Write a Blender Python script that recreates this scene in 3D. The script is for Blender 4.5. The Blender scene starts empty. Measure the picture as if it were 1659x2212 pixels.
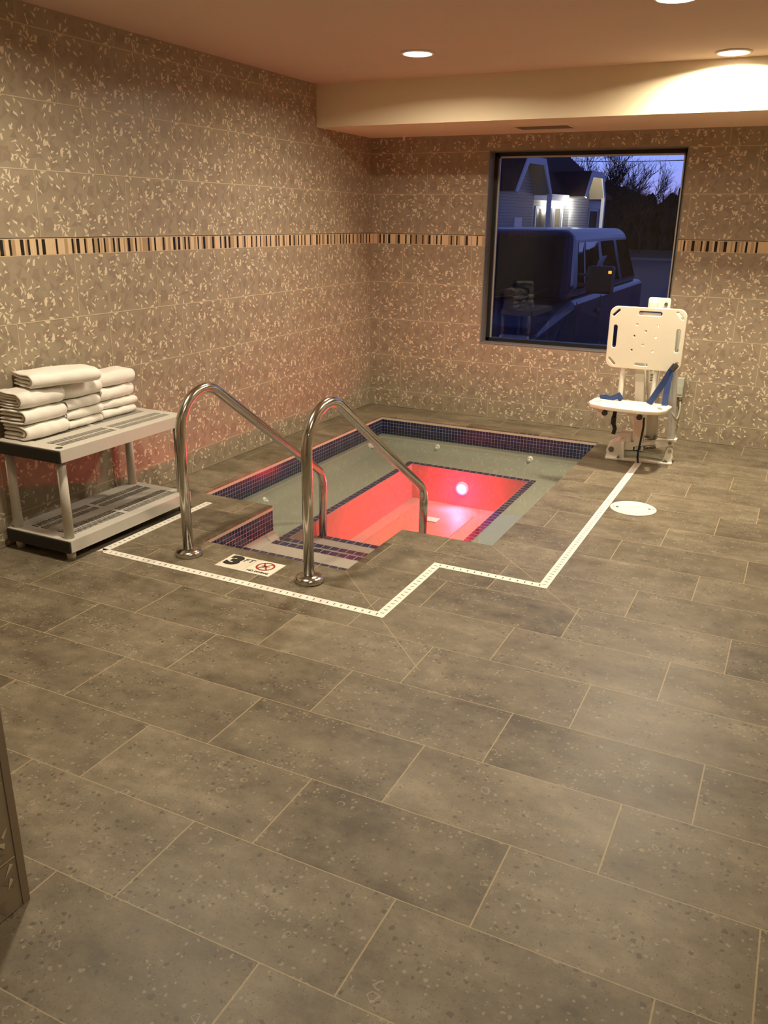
import bpy, bmesh, math, random
from mathutils import Vector, Matrix, Euler
R = math.radians
rnd = random.Random(7)
sc = bpy.context.scene
COL = sc.collection

# ------------------------------------------------------------------ view
sc.view_settings.view_transform = 'Standard'
sc.view_settings.look = 'None'
sc.view_settings.gamma = 1.0
sc.view_settings.exposure = 0.0
sc.view_settings.use_curve_mapping = False
sc.cycles.use_denoising = True
sc.cycles.max_bounces = 10
sc.cycles.transparent_max_bounces = 12
sc.cycles.sample_clamp_indirect = 6.0
sc.cycles.caustics_reflective = False
sc.cycles.caustics_refractive = False

# ------------------------------------------------------------------ node helpers
class NT:
    def __init__(s, name):
        s.m = bpy.data.materials.new(name); s.m.use_nodes = True
        s.t = s.m.node_tree; s.t.nodes.clear()
        s.out = s.t.nodes.new('ShaderNodeOutputMaterial')
    def n(s, typ, **kw):
        nd = s.t.nodes.new(typ)
        for k, v in kw.items(): setattr(nd, k, v)
        return nd
    def put(s, sock, v):
        if hasattr(v, 'is_output') or isinstance(v, bpy.types.NodeSocket): s.t.links.new(v, sock)
        else:
            if isinstance(v, (tuple, list)) and len(v) == 3 and sock.type == 'RGBA': v = (*v, 1)
            sock.default_value = v
    def math(s, op, a, b=0.0, c=0.0):
        nd = s.n('ShaderNodeMath', operation=op)
        s.put(nd.inputs[0], a); s.put(nd.inputs[1], b); s.put(nd.inputs[2], c)
        return nd.outputs[0]
    def mix(s, f, a, b):
        nd = s.n('ShaderNodeMix', data_type='RGBA')
        s.put(nd.inputs[0], f); s.put(nd.inputs[6], a); s.put(nd.inputs[7], b)
        return nd.outputs[2]
    def ramp(s, f, stops):
        nd = s.n('ShaderNodeValToRGB'); e = nd.color_ramp.elements
        while len(e) < len(stops): e.new(0.5)
        for q, (p, c) in zip(e, stops):
            q.position = p; q.color = (*c, 1) if isinstance(c, (tuple, list)) else (c, c, c, 1)
        s.put(nd.inputs[0], f); return nd.outputs[0]
    def pos(s): return s.n('ShaderNodeTexCoord').outputs['Object']
    def noise(s, vec, scale, detail=3.0, rough=0.55, out=0):
        nd = s.n('ShaderNodeTexNoise'); s.put(nd.inputs['Vector'], vec)
        nd.inputs['Scale'].default_value = scale; nd.inputs['Detail'].default_value = detail
        nd.inputs['Roughness'].default_value = rough
        return nd.outputs[out]
    def voro(s, vec, scale, out='Distance', **kw):
        nd = s.n('ShaderNodeTexVoronoi', **kw); s.put(nd.inputs['Vector'], vec)
        nd.inputs['Scale'].default_value = scale
        return nd.outputs[out]
    def bump(s, h, strength=0.3, dist=0.002):
        nd = s.n('ShaderNodeBump'); nd.inputs['Strength'].default_value = strength
        nd.inputs['Distance'].default_value = dist; s.put(nd.inputs['Height'], h)
        return nd.outputs[0]
    def pbr(s, col, rough=0.5, metal=0.0, normal=None, spec=0.5, **kw):
        b = s.n('ShaderNodeBsdfPrincipled')
        s.put(b.inputs['Base Color'], col); s.put(b.inputs['Roughness'], rough)
        s.put(b.inputs['Metallic'], metal); s.put(b.inputs['Specular IOR Level'], spec)
        if normal is not None: s.put(b.inputs['Normal'], normal)
        for k, v in kw.items(): s.put(b.inputs[k], v)
        s.t.links.new(b.outputs[0], s.out.inputs[0]); return b

def simple(name, col, rough=0.5, metal=0.0, var=0.12, scale=30.0, bump=0.0, spec=0.5, bscale=None, **kw):
    t = NT(name); P = t.pos()
    f = t.noise(P, scale)
    c = t.mix(f, tuple(x * (1 - var) for x in col), tuple(min(1, x * (1 + var)) for x in col))
    nm = t.bump(t.noise(P, bscale or scale * 6), bump) if bump else None
    t.pbr(c, rough, metal, nm, spec, **kw)
    return t.m

def emit(name, col, strength):
    t = NT(name); e = t.n('ShaderNodeEmission')
    t.put(e.inputs[0], col); e.inputs[1].default_value = strength
    t.t.links.new(e.outputs[0], t.out.inputs[0]); return t.m

M = {}
# wall tile materials
def wall_base():
    t = NT('brown_wall_tile'); P = t.pos()
    a = t.noise(P, 5.0, 4); b = t.voro(P, 26.0, 'Color')
    f = t.math('ADD', t.math('MULTIPLY', a, .7), t.math('MULTIPLY', t.n('ShaderNodeSeparateColor').outputs[0], 0))
    sep = t.n('ShaderNodeSeparateColor'); t.put(sep.inputs[0], b)
    f = t.math('ADD', t.math('MULTIPLY', a, .75), t.math('MULTIPLY', sep.outputs[0], .25))
    c = t.mix(f, (.262, .214, .148), (.372, .312, .218))
    t.pbr(c, .42, normal=t.bump(sep.outputs[1], .12, .001), spec=.4)
    return t.m
M['tile'] = wall_base()
M['shard'] = simple('cream_shard', (.68, .585, .42), .4, var=.15, scale=12)
M['facet'] = simple('dark_facet', (.265, .208, .148), .42, var=.12, scale=15)
M['grout'] = simple('cream_grout', (.58, .48, .33), .8, var=.1, scale=20)
M['bar_cream'] = simple('cream_mosaic_bar', (.66, .50, .31), .3, scale=9)
M['bar_tan'] = simple('tan_mosaic_bar', (.40, .28, .155), .3, scale=9)
M['bar_dark'] = simple('espresso_mosaic_bar', (.016, .012, .012), .2, scale=9)
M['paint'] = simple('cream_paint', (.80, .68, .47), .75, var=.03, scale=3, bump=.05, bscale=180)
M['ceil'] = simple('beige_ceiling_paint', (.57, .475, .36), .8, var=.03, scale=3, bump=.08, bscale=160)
M['white_metal'] = simple('white_powder_coat', (.80, .76, .66), .38, var=.05, scale=8)
M['white_plastic'] = simple('white_plastic', (.84, .80, .70), .42, var=.03, scale=14, bump=.03)
M['ivory'] = simple('ivory_plastic', (.80, .735, .585), .45, var=.03, scale=14, bump=.05, bscale=240)
M['black'] = simple('black_rubber', (.012, .011, .010), .5, var=.3)
M['dark'] = simple('dark_recess', (.02, .018, .016), .8, var=.3)
M['steel'] = simple('stainless_steel', (.54, .51, .45), .18, 1.0, var=.06, scale=18)
M['zinc'] = simple('grey_bolt_metal', (.25, .23, .20), .35, 1.0, var=.1, scale=40)
M['alu'] = simple('anodised_aluminium', (.62, .62, .58), .35, .6, var=.05, scale=10)
M['blue'] = simple('blue_webbing', (.030, .060, .200), .8, var=.2, scale=60, bump=.2, bscale=500)
M['black_web'] = simple('black_webbing', (.012, .013, .018), .8, var=.2, scale=60)
M['orange'] = simple('orange_label_print', (.55, .13, .03), .5)
M['print'] = simple('black_print', (.015, .014, .013), .5, var=.1)
M['red_print'] = simple('red_print', (.33, .03, .025), .4, var=.1)
M['sign'] = simple('white_ceramic_sign', (.80, .75, .62), .25, var=.03, scale=10)
M['towel'] = simple('white_terry', (.86, .82, .74), .95, var=.04, scale=40, bump=.9, bscale=420, spec=.1)
M['grey_plastic'] = simple('grey_resin', (.56, .53, .46), .5, var=.05, scale=10, bump=.08, bscale=200)
M['black_plastic'] = simple('black_resin', (.010, .009, .008), .45, var=.2)
M['step'] = simple('step_plaster_glow_tint', (.48, .39, .345), .8, var=.05, scale=7)  # pinkish tint puts bounced red lamp light into the step colour
M['plaster'] = simple('pool_plaster', (.285, .285, .235), .8, var=.08, scale=7, bump=.05)
M['well'] = simple('well_plaster_glow_tint', (.34, .27, .25), .8, var=.05, scale=7)  # plaster warmed in its colour to carry the red lamp glow
M['edge'] = simple('cut_stone_edge', (.56, .46, .35), .6, var=.1, scale=12)
M['jet'] = simple('white_jet_fitting', (.85, .82, .74), .35, var=.03)
M['frame_black'] = simple('black_window_frame', (.010, .009, .009), .4, var=.2)
M['reveal'] = simple('grey_marble_edge', (.20, .19, .175), .35, var=.45, scale=34)
M['vent'] = simple('tan_vent_metal', (.30, .24, .17), .6)
M['lens'] = emit('lamp_lens', (1, .86, .66), 26.0)
M['trim_white'] = simple('white_lamp_trim', (.8, .74, .62), .5, var=.03)
M['lid_text'] = simple('raised_lid_print', (.55, .52, .44), .5)
M['skin_grey'] = simple('pale_green_grey_plastic', (.46, .50, .42), .45, var=.05, scale=14)

def mosaic(name, c1, c2, mort, w, h, m, rough=.15):
    t = NT(name)
    uv = t.n('ShaderNodeUVMap'); br = t.n('ShaderNodeTexBrick', offset=0.0, squash=1.0)
    t.put(br.inputs['Vector'], uv.outputs[0])
    for k, v in (('Color1', c1), ('Color2', c2), ('Mortar', mort)): t.put(br.inputs[k], v)
    br.inputs['Scale'].default_value = 1.0; br.inputs['Mortar Size'].default_value = m
    br.inputs['Mortar Smooth'].default_value = 0.1; br.inputs['Bias'].default_value = 0.0
    br.inputs['Brick Width'].default_value = w; br.inputs['Row Height'].default_value = h
    t.pbr(br.outputs['Color'], t.ramp(br.outputs['Fac'], [(0, rough), (1, .7)]), normal=t.bump(br.outputs['Fac'], .35, -.001))
    return t.m
M['navy'] = mosaic('navy_mosaic', (.008, .013, .050), (.013, .020, .072), (.26, .25, .27), .0265, .0265, .0014)
M['navy_edge'] = mosaic('navy_step_tile', (.022, .014, .070), (.030, .018, .085), (.40, .34, .30), .0535, .0535, .0022)
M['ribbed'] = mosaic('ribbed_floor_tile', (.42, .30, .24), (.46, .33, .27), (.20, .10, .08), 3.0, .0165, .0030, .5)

def floor_mat():
    t = NT('stone_floor_tile'); P = t.pos()
    sx = t.n('ShaderNodeSeparateXYZ'); t.put(sx.inputs[0], P); X, Y = sx.outputs[0], sx.outputs[1]
    v = t.math('DIVIDE', t.math('SUBTRACT', -4.868, Y), .306)
    row = t.math('FLOOR', v); fy = t.math('FRACT', v)
    m3 = t.math('FLOORED_MODULO', row, 3.0)
    off = t.math('SUBTRACT', 1.692, t.math('MULTIPLY', m3, .1915))
    u = t.math('DIVIDE', t.math('SUBTRACT', X, off), .6135)
    colm = t.math('FLOOR', u); fx = t.math('FRACT', u)
    ex = t.math('MULTIPLY', t.math('MINIMUM', fx, t.math('SUBTRACT', 1.0, fx)), .6135)
    ey = t.math('MULTIPLY', t.math('MINIMUM', fy, t.math('SUBTRACT', 1.0, fy)), .306)
    jit = t.math('MULTIPLY', t.math('SUBTRACT', t.noise(P, 60, 2), .5), .0016)
    gx = t.math('LESS_THAN', t.math('ADD', ex, jit), .0021)
    gy = t.math('LESS_THAN', t.math('ADD', ey, jit), .0015)
    g = t.math('MAXIMUM', gx, gy)
    for (x0, y0, L) in ((2.15, -2.82, .62), (1.643, -3.455, .68), (.815, -3.455, -.50)):   # diagonal cuts at the spa corners
        dx = t.math('SUBTRACT', X, x0); dy = t.math('SUBTRACT', Y, y0)
        if L > 0:
            d = t.math('ABSOLUTE', t.math('ADD', dx, dy))
            inr = t.math('MULTIPLY', t.math('GREATER_THAN', dx, 0.0), t.math('LESS_THAN', dx, L))
        else:
            d = t.math('ABSOLUTE', t.math('SUBTRACT', dx, dy))
            inr = t.math('MULTIPLY', t.math('LESS_THAN', dx, 0.0), t.math('GREATER_THAN', dx, L))
        g = t.math('MAXIMUM', g, t.math('MULTIPLY', inr, t.math('LESS_THAN', d, .0022)))
    cid = t.n('ShaderNodeCombineXYZ'); t.put(cid.inputs[0], row); t.put(cid.inputs[1], colm)
    wn = t.n('ShaderNodeTexWhiteNoise', noise_dimensions='2D'); t.put(wn.inputs['Vector'], cid.outputs[0])
    sh = t.n('ShaderNodeVectorMath', operation='MULTIPLY_ADD')
    t.put(sh.inputs[0], wn.outputs['Color']); sh.inputs[1].default_value = (7, 7, 7); t.put(sh.inputs[2], P)
    Q = sh.outputs[0]
    st = t.n('ShaderNodeMapping'); t.put(st.inputs[0], Q); st.inputs['Scale'].default_value = (1.0, 2.0, 1.0)
    S = st.outputs[0]
    big = t.noise(S, 3.2, 5, .62)
    mid = t.noise(Q, 16, 5, .65)
    fine = t.noise(Q, 170, 3, .6)
    tone = t.math('ADD', t.math('MULTIPLY', big, .60), t.math('ADD', t.math('MULTIPLY', mid, .34), t.math('MULTIPLY', fine, .10)))
    tone = t.math('ADD', tone, t.math('MULTIPLY', t.math('SUBTRACT', wn.outputs['Value'], .5), .13))
    c = t.ramp(tone, [(.36, (.082, .064, .039)), (.48, (.142, .115, .073)), (.60, (.198, .164, .108)), (.70, (.270, .226, .155))])
    # fossil flecks: pale chips, dark pits, faint rings, gathered in drifts
    drift = t.ramp(t.noise(S, 4.5, 3, .5), [(.42, 0.0), (.62, 1.0)])
    def flecks(scale, lo, hi, seed, warp=.35):
        w = t.n('ShaderNodeVectorMath', operation='MULTIPLY_ADD')
        t.put(w.inputs[0], t.noise(Q, scale * 1.3, 2, .5, out=1)); w.inputs[1].default_value = (warp / scale * 2.4,) * 3
        ad = t.n('ShaderNodeVectorMath', operation='ADD'); t.put(ad.inputs[0], Q); ad.inputs[1].default_value = (seed, seed * .7, 0)
        t.put(w.inputs[2], ad.outputs[0])
        vo = t.n('ShaderNodeTexVoronoi', voronoi_dimensions='2D'); t.put(vo.inputs['Vector'], w.outputs[0]); vo.inputs['Scale'].default_value = scale
        sep = t.n('ShaderNodeSeparateColor'); t.put(sep.inputs[0], vo.outputs['Color'])
        thr = t.math('MULTIPLY', t.math('POWER', sep.outputs[0], 2.0), hi)
        return vo.outputs['Distance'], thr, sep.outputs[1], t.math('LESS_THAN', vo.outputs['Distance'], thr)
    d1, th1, r1, k1 = flecks(62, 0, .36, 3.1)
    d2, th2, r2, k2 = flecks(48, 0, .34, 9.7)
    d3, th3, r3, k3 = flecks(30, 0, .40, 5.5)
    d4, th4, r4, k4 = flecks(130, 0, .38, 1.5)
    dens = t.math('ADD', .07, t.math('MULTIPLY', drift, .55))
    pale = t.math('MULTIPLY', k1, t.math('LESS_THAN', r1, dens))
    darkf = t.math('MULTIPLY', k2, t.math('LESS_THAN', r2, dens))
    ring = t.math('MULTIPLY', t.math('MULTIPLY', k3, t.math('GREATER_THAN', d3, t.math('MULTIPLY', th3, .72))), t.math('LESS_THAN', r3, t.math('MULTIPLY', dens, .38)))
    pep = t.math('MULTIPLY', k4, t.math('LESS_THAN', r4, .45))
    c = t.mix(t.math('MULTIPLY', pep, .45), c, (.075, .055, .035))
    c = t.mix(t.math('MULTIPLY', pale, .46), c, (.38, .33, .24))
    c = t.mix(t.math('MULTIPLY', darkf, .60), c, (.060, .046, .032))
    c = t.mix(t.math('MULTIPLY', ring, .55), c, (.36, .31, .23))
    c = t.mix(t.math('MULTIPLY', g, .8), c, (.40, .315, .185))
    h = t.math('SUBTRACT', t.math('MULTIPLY', mid, .3), t.math('MULTIPLY', g, 1.0))
    rough = t.math('ADD', .38, t.math('MULTIPLY', mid, .16))
    t.pbr(c, rough, normal=t.bump(h, .25, .0015), spec=.4)
    return t.m
M['floor'] = floor_mat()

def thin_glass(name, ior, tint, rough, wave=None):
    t = NT(name)
    fr = t.n('ShaderNodeFresnel'); fr.inputs[0].default_value = ior
    tr = t.n('ShaderNodeBsdfTransparent'); t.put(tr.inputs[0], tint)
    gl = t.n('ShaderNodeBsdfGlossy'); gl.inputs['Roughness'].default_value = rough
    if wave:
        b = t.bump(t.noise(t.pos(), wave, 2, .5), .10, .01)
        t.t.links.new(b, gl.inputs['Normal']); t.t.links.new(b, fr.inputs['Normal'])
    mx = t.n('ShaderNodeMixShader'); t.t.links.new(fr.outputs[0], mx.inputs[0])
    t.t.links.new(tr.outputs[0], mx.inputs[1]); t.t.links.new(gl.outputs[0], mx.inputs[2])
    t.t.links.new(mx.outputs[0], t.out.inputs[0]); return t.m
M['water'] = thin_glass('spa_water', 1.33, (.93, .965, .93), .015, 6.0)
M['glass'] = thin_glass('window_glass', 1.43, (.93, .95, .96), 0.0)
M['cover_glass'] = thin_glass('cab_glass', 1.5, (.15, .16, .18), 0.02)

# ------------------------------------------------------------------ mesh helpers
def link(o, parent=None):
    COL.objects.link(o)
    if parent is not None: o.parent = parent
    return o
def obj(name, bm, mats, parent=None, smooth=False, recalc=True):
    me = bpy.data.meshes.new(name)
    if recalc: bmesh.ops.recalc_face_normals(bm, faces=bm.faces[:])
    if smooth:
        for f in bm.faces: f.smooth = True
    bm.to_mesh(me); bm.free()
    for m in (mats if isinstance(mats, (list, tuple)) else [mats]): me.materials.append(M[m] if isinstance(m, str) else m)
    o = bpy.data.objects.new(name, me)
    return link(o, parent)
def tag(o, label, cat, group=None, kind=None):
    o['label'] = label; o['category'] = cat
    if group: o['group'] = group
    if kind: o['kind'] = kind
    return o
def empty(name, loc=(0, 0, 0), rz=0.0):
    o = bpy.data.objects.new(name, None); o.empty_display_size = .05
    o.location = loc; o.rotation_euler = (0, 0, rz); return link(o)
def box(bm, lo, hi, mi=0, bev=0.0, mat=None):
    lo, hi = Vector(lo), Vector(hi)
    vs = [bm.verts.new((x, y, z)) for x in (lo.x, hi.x) for y in (lo.y, hi.y) for z in (lo.z, hi.z)]
    fs = []
    for q in ((0, 1, 3, 2), (4, 6, 7, 5), (0, 4, 5, 1), (2, 3, 7, 6), (0, 2, 6, 4), (1, 5, 7, 3)):
        f = bm.faces.new([vs[i] for i in q]); f.material_index = mi; fs.append(f)
    if bev:
        es = list({e for f in fs for e in f.edges})
        r = bmesh.ops.bevel(bm, geom=es, offset=bev, segments=2, affect='EDGES', profile=.6)
        for f in r['faces']: f.material_index = mi
    if mat is not None:
        allv = {v for v in bm.verts if v.tag is False}
    return vs
def boxm(name, lo, hi, m, parent=None, bev=0.0):
    bm = bmesh.new(); box(bm, lo, hi, 0, bev); return obj(name, bm, m, parent)
def quad(bm, pts, mi=0):
    f = bm.faces.new([bm.verts.new(p) for p in pts]); f.material_index = mi; return f
def cyl(bm, a, b, r0, r1=None, seg=20, mi=0, cap=True):
    a, b = Vector(a), Vector(b); r1 = r0 if r1 is None else r1
    d = (b - a).normalized(); up = Vector((0, 0, 1)) if abs(d.z) < .95 else Vector((1, 0, 0))
    x = d.cross(up).normalized(); y = d.cross(x)
    ra = [bm.verts.new(a + (x * math.cos(t) + y * math.sin(t)) * r0) for t in [2 * math.pi * i / seg for i in range(seg)]]
    rb = [bm.verts.new(b + (x * math.cos(t) + y * math.sin(t)) * r1) for t in [2 * math.pi * i / seg for i in range(seg)]]
    for i in range(seg):
        f = bm.faces.new((ra[i], ra[(i + 1) % seg], rb[(i + 1) % seg], rb[i])); f.material_index = mi; f.smooth = True
    if cap:
        for ring in (ra, rb): f = bm.faces.new(ring); f.material_index = mi
def tube(bm, pts, r, seg=16, mi=0, flat=None):
    """sweep a circle (or a flat band: flat=(width, thickness)) along points"""
    pts = [Vector(p) for p in pts]; n = len(pts); rings = []; px = None
    for i, p in enumerate(pts):
        d = (pts[min(i + 1, n - 1)] - pts[max(i - 1, 0)]).normalized()
        if px is None:
            up = Vector((0, 0, 1)) if abs(d.z) < .95 else Vector((1, 0, 0))
            x = d.cross(up).normalized()
        else: x = (px - d * px.dot(d)).normalized()
        px = x; y = d.cross(x)
        rr = r[i] if isinstance(r, (list, tuple)) else r
        if flat: ring = [bm.verts.new(p + x * sx * flat[0] / 2 + y * sy * flat[1] / 2) for sx, sy in ((-1, -1), (1, -1), (1, 1), (-1, 1))]
        else: ring = [bm.verts.new(p + (x * math.cos(t) + y * math.sin(t)) * rr) for t in [2 * math.pi * k / seg for k in range(seg)]]
        rings.append(ring)
    k = len(rings[0])
    for a, b in zip(rings, rings[1:]):
        for i in range(k):
            f = bm.faces.new((a[i], a[(i + 1) % k], b[(i + 1) % k], b[i])); f.material_index = mi; f.smooth = not flat
    for ring in (rings[0], rings[-1]): f = bm.faces.new(ring); f.material_index = mi
def lathe(bm, prof, c=(0, 0, 0), seg=40, mi=0):
    c = Vector(c); rings = []
    for r, z in prof:
        rings.append([bm.verts.new(c + Vector((r * math.cos(2 * math.pi * i / seg), r * math.sin(2 * math.pi * i / seg), z))) for i in range(seg)])
    for a, b in zip(rings, rings[1:]):
        for i in range(seg):
            f = bm.faces.new((a[i], a[(i + 1) % seg], b[(i + 1) % seg], b[i])); f.material_index = mi; f.smooth = True
    for ring in (rings[0], rings[-1]): f = bm.faces.new(ring); f.material_index = mi
def prism(bm, pts, axis, a, b, mi=0):
    """polygon in the plane normal to axis, extruded from a to b"""
    def P(q, h): return {'x': (h, q[0], q[1]), 'y': (q[0], h, q[1]), 'z': (q[0], q[1], h)}[axis]
    A = [bm.verts.new(P(q, a)) for q in pts]; B = [bm.verts.new(P(q, b)) for q in pts]
    for s in (A, B): f = bm.faces.new(s); f.material_index = mi
    n = len(pts)
    for i in range(n): f = bm.faces.new((A[i], A[(i + 1) % n], B[(i + 1) % n], B[i])); f.material_index = mi
def arc_path(pts, radii, seg=10):
    """polyline with rounded corners"""
    pts = [Vector(p) for p in pts]; out = [pts[0]]
    for i in range(1, len(pts) - 1):
        r = radii[i - 1]; a = (pts[i - 1] - pts[i]).normalized(); b = (pts[i + 1] - pts[i]).normalized()
        th = math.acos(max(-1, min(1, a.dot(b)))); t = r / math.tan(th / 2)
        cen = pts[i] + (a + b).normalized() * (r / math.sin(th / 2))
        v0 = pts[i] + a * t - cen; v1 = pts[i] + b * t - cen; ang = v0.angle(v1)
        for k in range(seg + 1):
            s = k / seg
            out.append(cen + (v0 * math.sin((1 - s) * ang) + v1 * math.sin(s * ang)) / math.sin(ang))
    out.append(pts[-1]); return out
def from_curve(cu, name, mats, parent=None, mtx=None):
    tmp = bpy.data.objects.new('tmp', cu); COL.objects.link(tmp)
    dg = bpy.context.evaluated_depsgraph_get(); dg.update()
    me = bpy.data.meshes.new_from_object(tmp.evaluated_get(dg)); me.name = name
    bpy.data.objects.remove(tmp)
    if mtx is not None: me.transform(mtx)
    me.materials.clear()
    for m in (mats if isinstance(mats, (list, tuple)) else [mats]): me.materials.append(M[m])
    return link(bpy.data.objects.new(name, me), parent)
def slot_pts(cx, cy, L, w, ang, seg=8):
    r = w / 2; h = L / 2 - r; P = []
    for s, base in ((1, -math.pi / 2), (-1, math.pi / 2)):
        for k in range(seg + 1):
            a = base + math.pi * k / seg; P.append((s * h + r * math.cos(a), r * math.sin(a)))
    c, sn = math.cos(ang), math.sin(ang)
    return [(cx + x * c - y * sn, cy + x * sn + y * c) for x, y in P]
def rrect(w, h, r, seg=8, cx=0, cy=0):
    P = []
    for sx, sy, base in ((1, 1, 0), (-1, 1, 90), (-1, -1, 180), (1, -1, 270)):
        for k in range(seg + 1):
            a = R(base + 90 * k / seg); P.append((cx + sx * (w / 2 - r) + r * math.cos(a), cy + sy * (h / 2 - r) + r * math.sin(a)))
    return P
def plate(name, outlines, thick, bevel, mats, parent, mtx):
    cu = bpy.data.curves.new(name, 'CURVE'); cu.dimensions = '2D'; cu.fill_mode = 'BOTH'
    cu.extrude = max(.0005, thick / 2 - bevel); cu.bevel_depth = bevel; cu.bevel_resolution = 2; cu.offset = -bevel
    for pts in outlines:
        s = cu.splines.new('POLY'); s.points.add(len(pts) - 1); s.use_cyclic_u = True
        for q, (x, y) in zip(s.points, pts): q.co = (x, y, 0, 1)
    return from_curve(cu, name, mats, parent, mtx)
def text(name, body, size, mat, parent, mtx, shear=0, off=0, thick=.0006, align='CENTER', sx=1.0):
    cu = bpy.data.curves.new(name, 'FONT'); cu.body = body; cu.size = size; cu.shear = shear; cu.offset = off
    cu.extrude = thick; cu.align_x = align; cu.align_y = 'CENTER'
    return from_curve(cu, name, mat, parent, mtx @ Matrix.Diagonal((sx, 1, 1, 1)))
def mat_axes(o, x, y):
    x = Vector(x).normalized(); y = Vector(y).normalized(); z = x.cross(y)
    return Matrix.Translation(o) @ Matrix((x, y, z)).transposed().to_4x4()

# ------------------------------------------------------------------ room dimensions
H0, TH = .1458, .308                       # cut bottom course, tile course
BAND0, BAND1 = H0 + 4 * TH, H0 + 4 * TH + .0844
CEIL, SOFF, BEAMY = 2.48, 2.198, -.885
TW = .6135
courses = [(0, H0)] + [(H0 + i * TH, H0 + (i + 1) * TH) for i in range(4)] + [(BAND1 + i * TH, BAND1 + (i + 1) * TH) for i in range(4)]
trr = random.Random(21)
def tile_template():
    sh, fc = [], []
    arcs = [(trr.uniform(0, TW), trr.uniform(0, TH), trr.uniform(.05, .13)) for _ in range(12)]
    for i in range(150):
        if i < 95:
            ax, ay, ar = trr.choice(arcs); a = trr.uniform(0, 2 * math.pi)
            u, v = ax + ar * math.cos(a), ay + ar * math.sin(a); ang = a + trr.choice((0, math.pi, math.pi / 2)) + trr.gauss(0, .35)
        else: u, v, ang = trr.uniform(0, TW), trr.uniform(0, TH), trr.uniform(0, 2 * math.pi)
        if not (.004 < u < TW - .004 and .004 < v < TH - .004): continue
        L = trr.uniform(.016, .036); w = trr.uniform(.0085, .0165); sk = trr.uniform(-.4, .4)
        loc = [(-L * .5, -w * .5), (-L * .5 + sk * .010, w * .5), (L * .5, sk * w)]
        if trr.random() < .22: loc.insert(2, (L * .1, w * .55))
        c, s = math.cos(ang), math.sin(ang)
        sh.append([(min(TW - .003, max(.003, u + x * c - y * s)), min(TH - .003, max(.003, v + x * s + y * c))) for x, y in loc])
    for i in range(70):
        u, v, ang = trr.uniform(.03, TW - .03), trr.uniform(.03, TH - .03), trr.uniform(0, 6.28)
        L = trr.uniform(.03, .07); w = trr.uniform(.02, .04); c, s = math.cos(ang), math.sin(ang)
        loc = [(-L * .5, -w * .5), (-L * .4, w * .5), (L * .5, 0)]
        fc.append([(min(TW - .003, max(.003, u + x * c - y * s)), min(TH - .003, max(.003, v + x * s + y * c))) for x, y in loc])
    return sh, fc
SH, FC = tile_template()
GW = .0016
def tiled_face(bm, place, a0, a1, ztop, offs, flip=False, hole=None, zmin=0.0):
    """place(u, z, d) -> world; u runs a0..a1; offs[course] = joint phase along u; hole=(u0,u1,z0,z1)"""
    def inhole(us, zs): return hole and max(us) > hole[0] and min(us) < hole[1] and max(zs) > hole[2] and min(zs) < hole[3]
    def strip(u0, u1, z0, z1, d=.0015):
        segs = [(u0, u1, z0, z1)]
        if inhole((u0, u1), (z0, z1)):
            segs = []
            if u0 < hole[0]: segs.append((u0, min(u1, hole[0]), z0, z1))
            if u1 > hole[1]: segs.append((max(u0, hole[1]), u1, z0, z1))
            if z0 < hole[2]: segs.append((max(u0, hole[0]), min(u1, hole[1]), z0, min(z1, hole[2])))
            if z1 > hole[3]: segs.append((max(u0, hole[0]), min(u1, hole[1]), max(z0, hole[3]), z1))
        for s in segs:
            if s[1] - s[0] > 1e-5 and s[3] - s[2] > 1e-5:
                quad(bm, [place(s[0], s[2], d), place(s[1], s[2], d), place(s[1], s[3], d), place(s[0], s[3], d)], 3)
    for ci, (z0, z1) in enumerate(courses):
        if z0 >= ztop: break
        ph = offs[ci % 3] if ci < 5 else offs[(ci) % 3]
        n0 = math.floor((a0 - ph) / TW)
        strip(a0, a1, z0 - GW * 1.4, z0 + GW * 1.4)
        n = n0
        while ph + n * TW < a1:
            uj = ph + n * TW
            if a0 < uj < a1: strip(uj - GW, uj + GW, max(z0, zmin) + GW, min(z1, ztop) - GW)
            mirror = (n * 7 + ci * 3) % 2
            for polys, mi, d in ((FC, 2, .0003), (SH, 1, .0007)):
                for pi, poly in enumerate(polys):
                    pts = []; dd = d + pi * 4e-6
                    for (u, v) in poly:
                        if mirror: u, v = TW - u, TH - v
                        pts.append((uj + u, (z1 if ci == 0 else z0 + TH) - TH + v))
                    us = [q[0] for q in pts]; zs = [q[1] for q in pts]
                    if min(us) < a0 + .002 or max(us) > a1 - .002 or min(zs) < z0 + .002 or max(zs) > min(z1, ztop) - .002: continue
                    if inhole((min(us) - .003, max(us) + .003), (min(zs) - .003, max(zs) + .003)): continue
                    quad(bm, [place(u, z, dd) for u, z in pts], mi)
            n += 1
    strip(a0, a1, BAND1 - GW, BAND1 + GW)
    strip(a0, a1, 0, .004)
WM = ['tile', 'shard', 'facet', 'grout']
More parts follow.
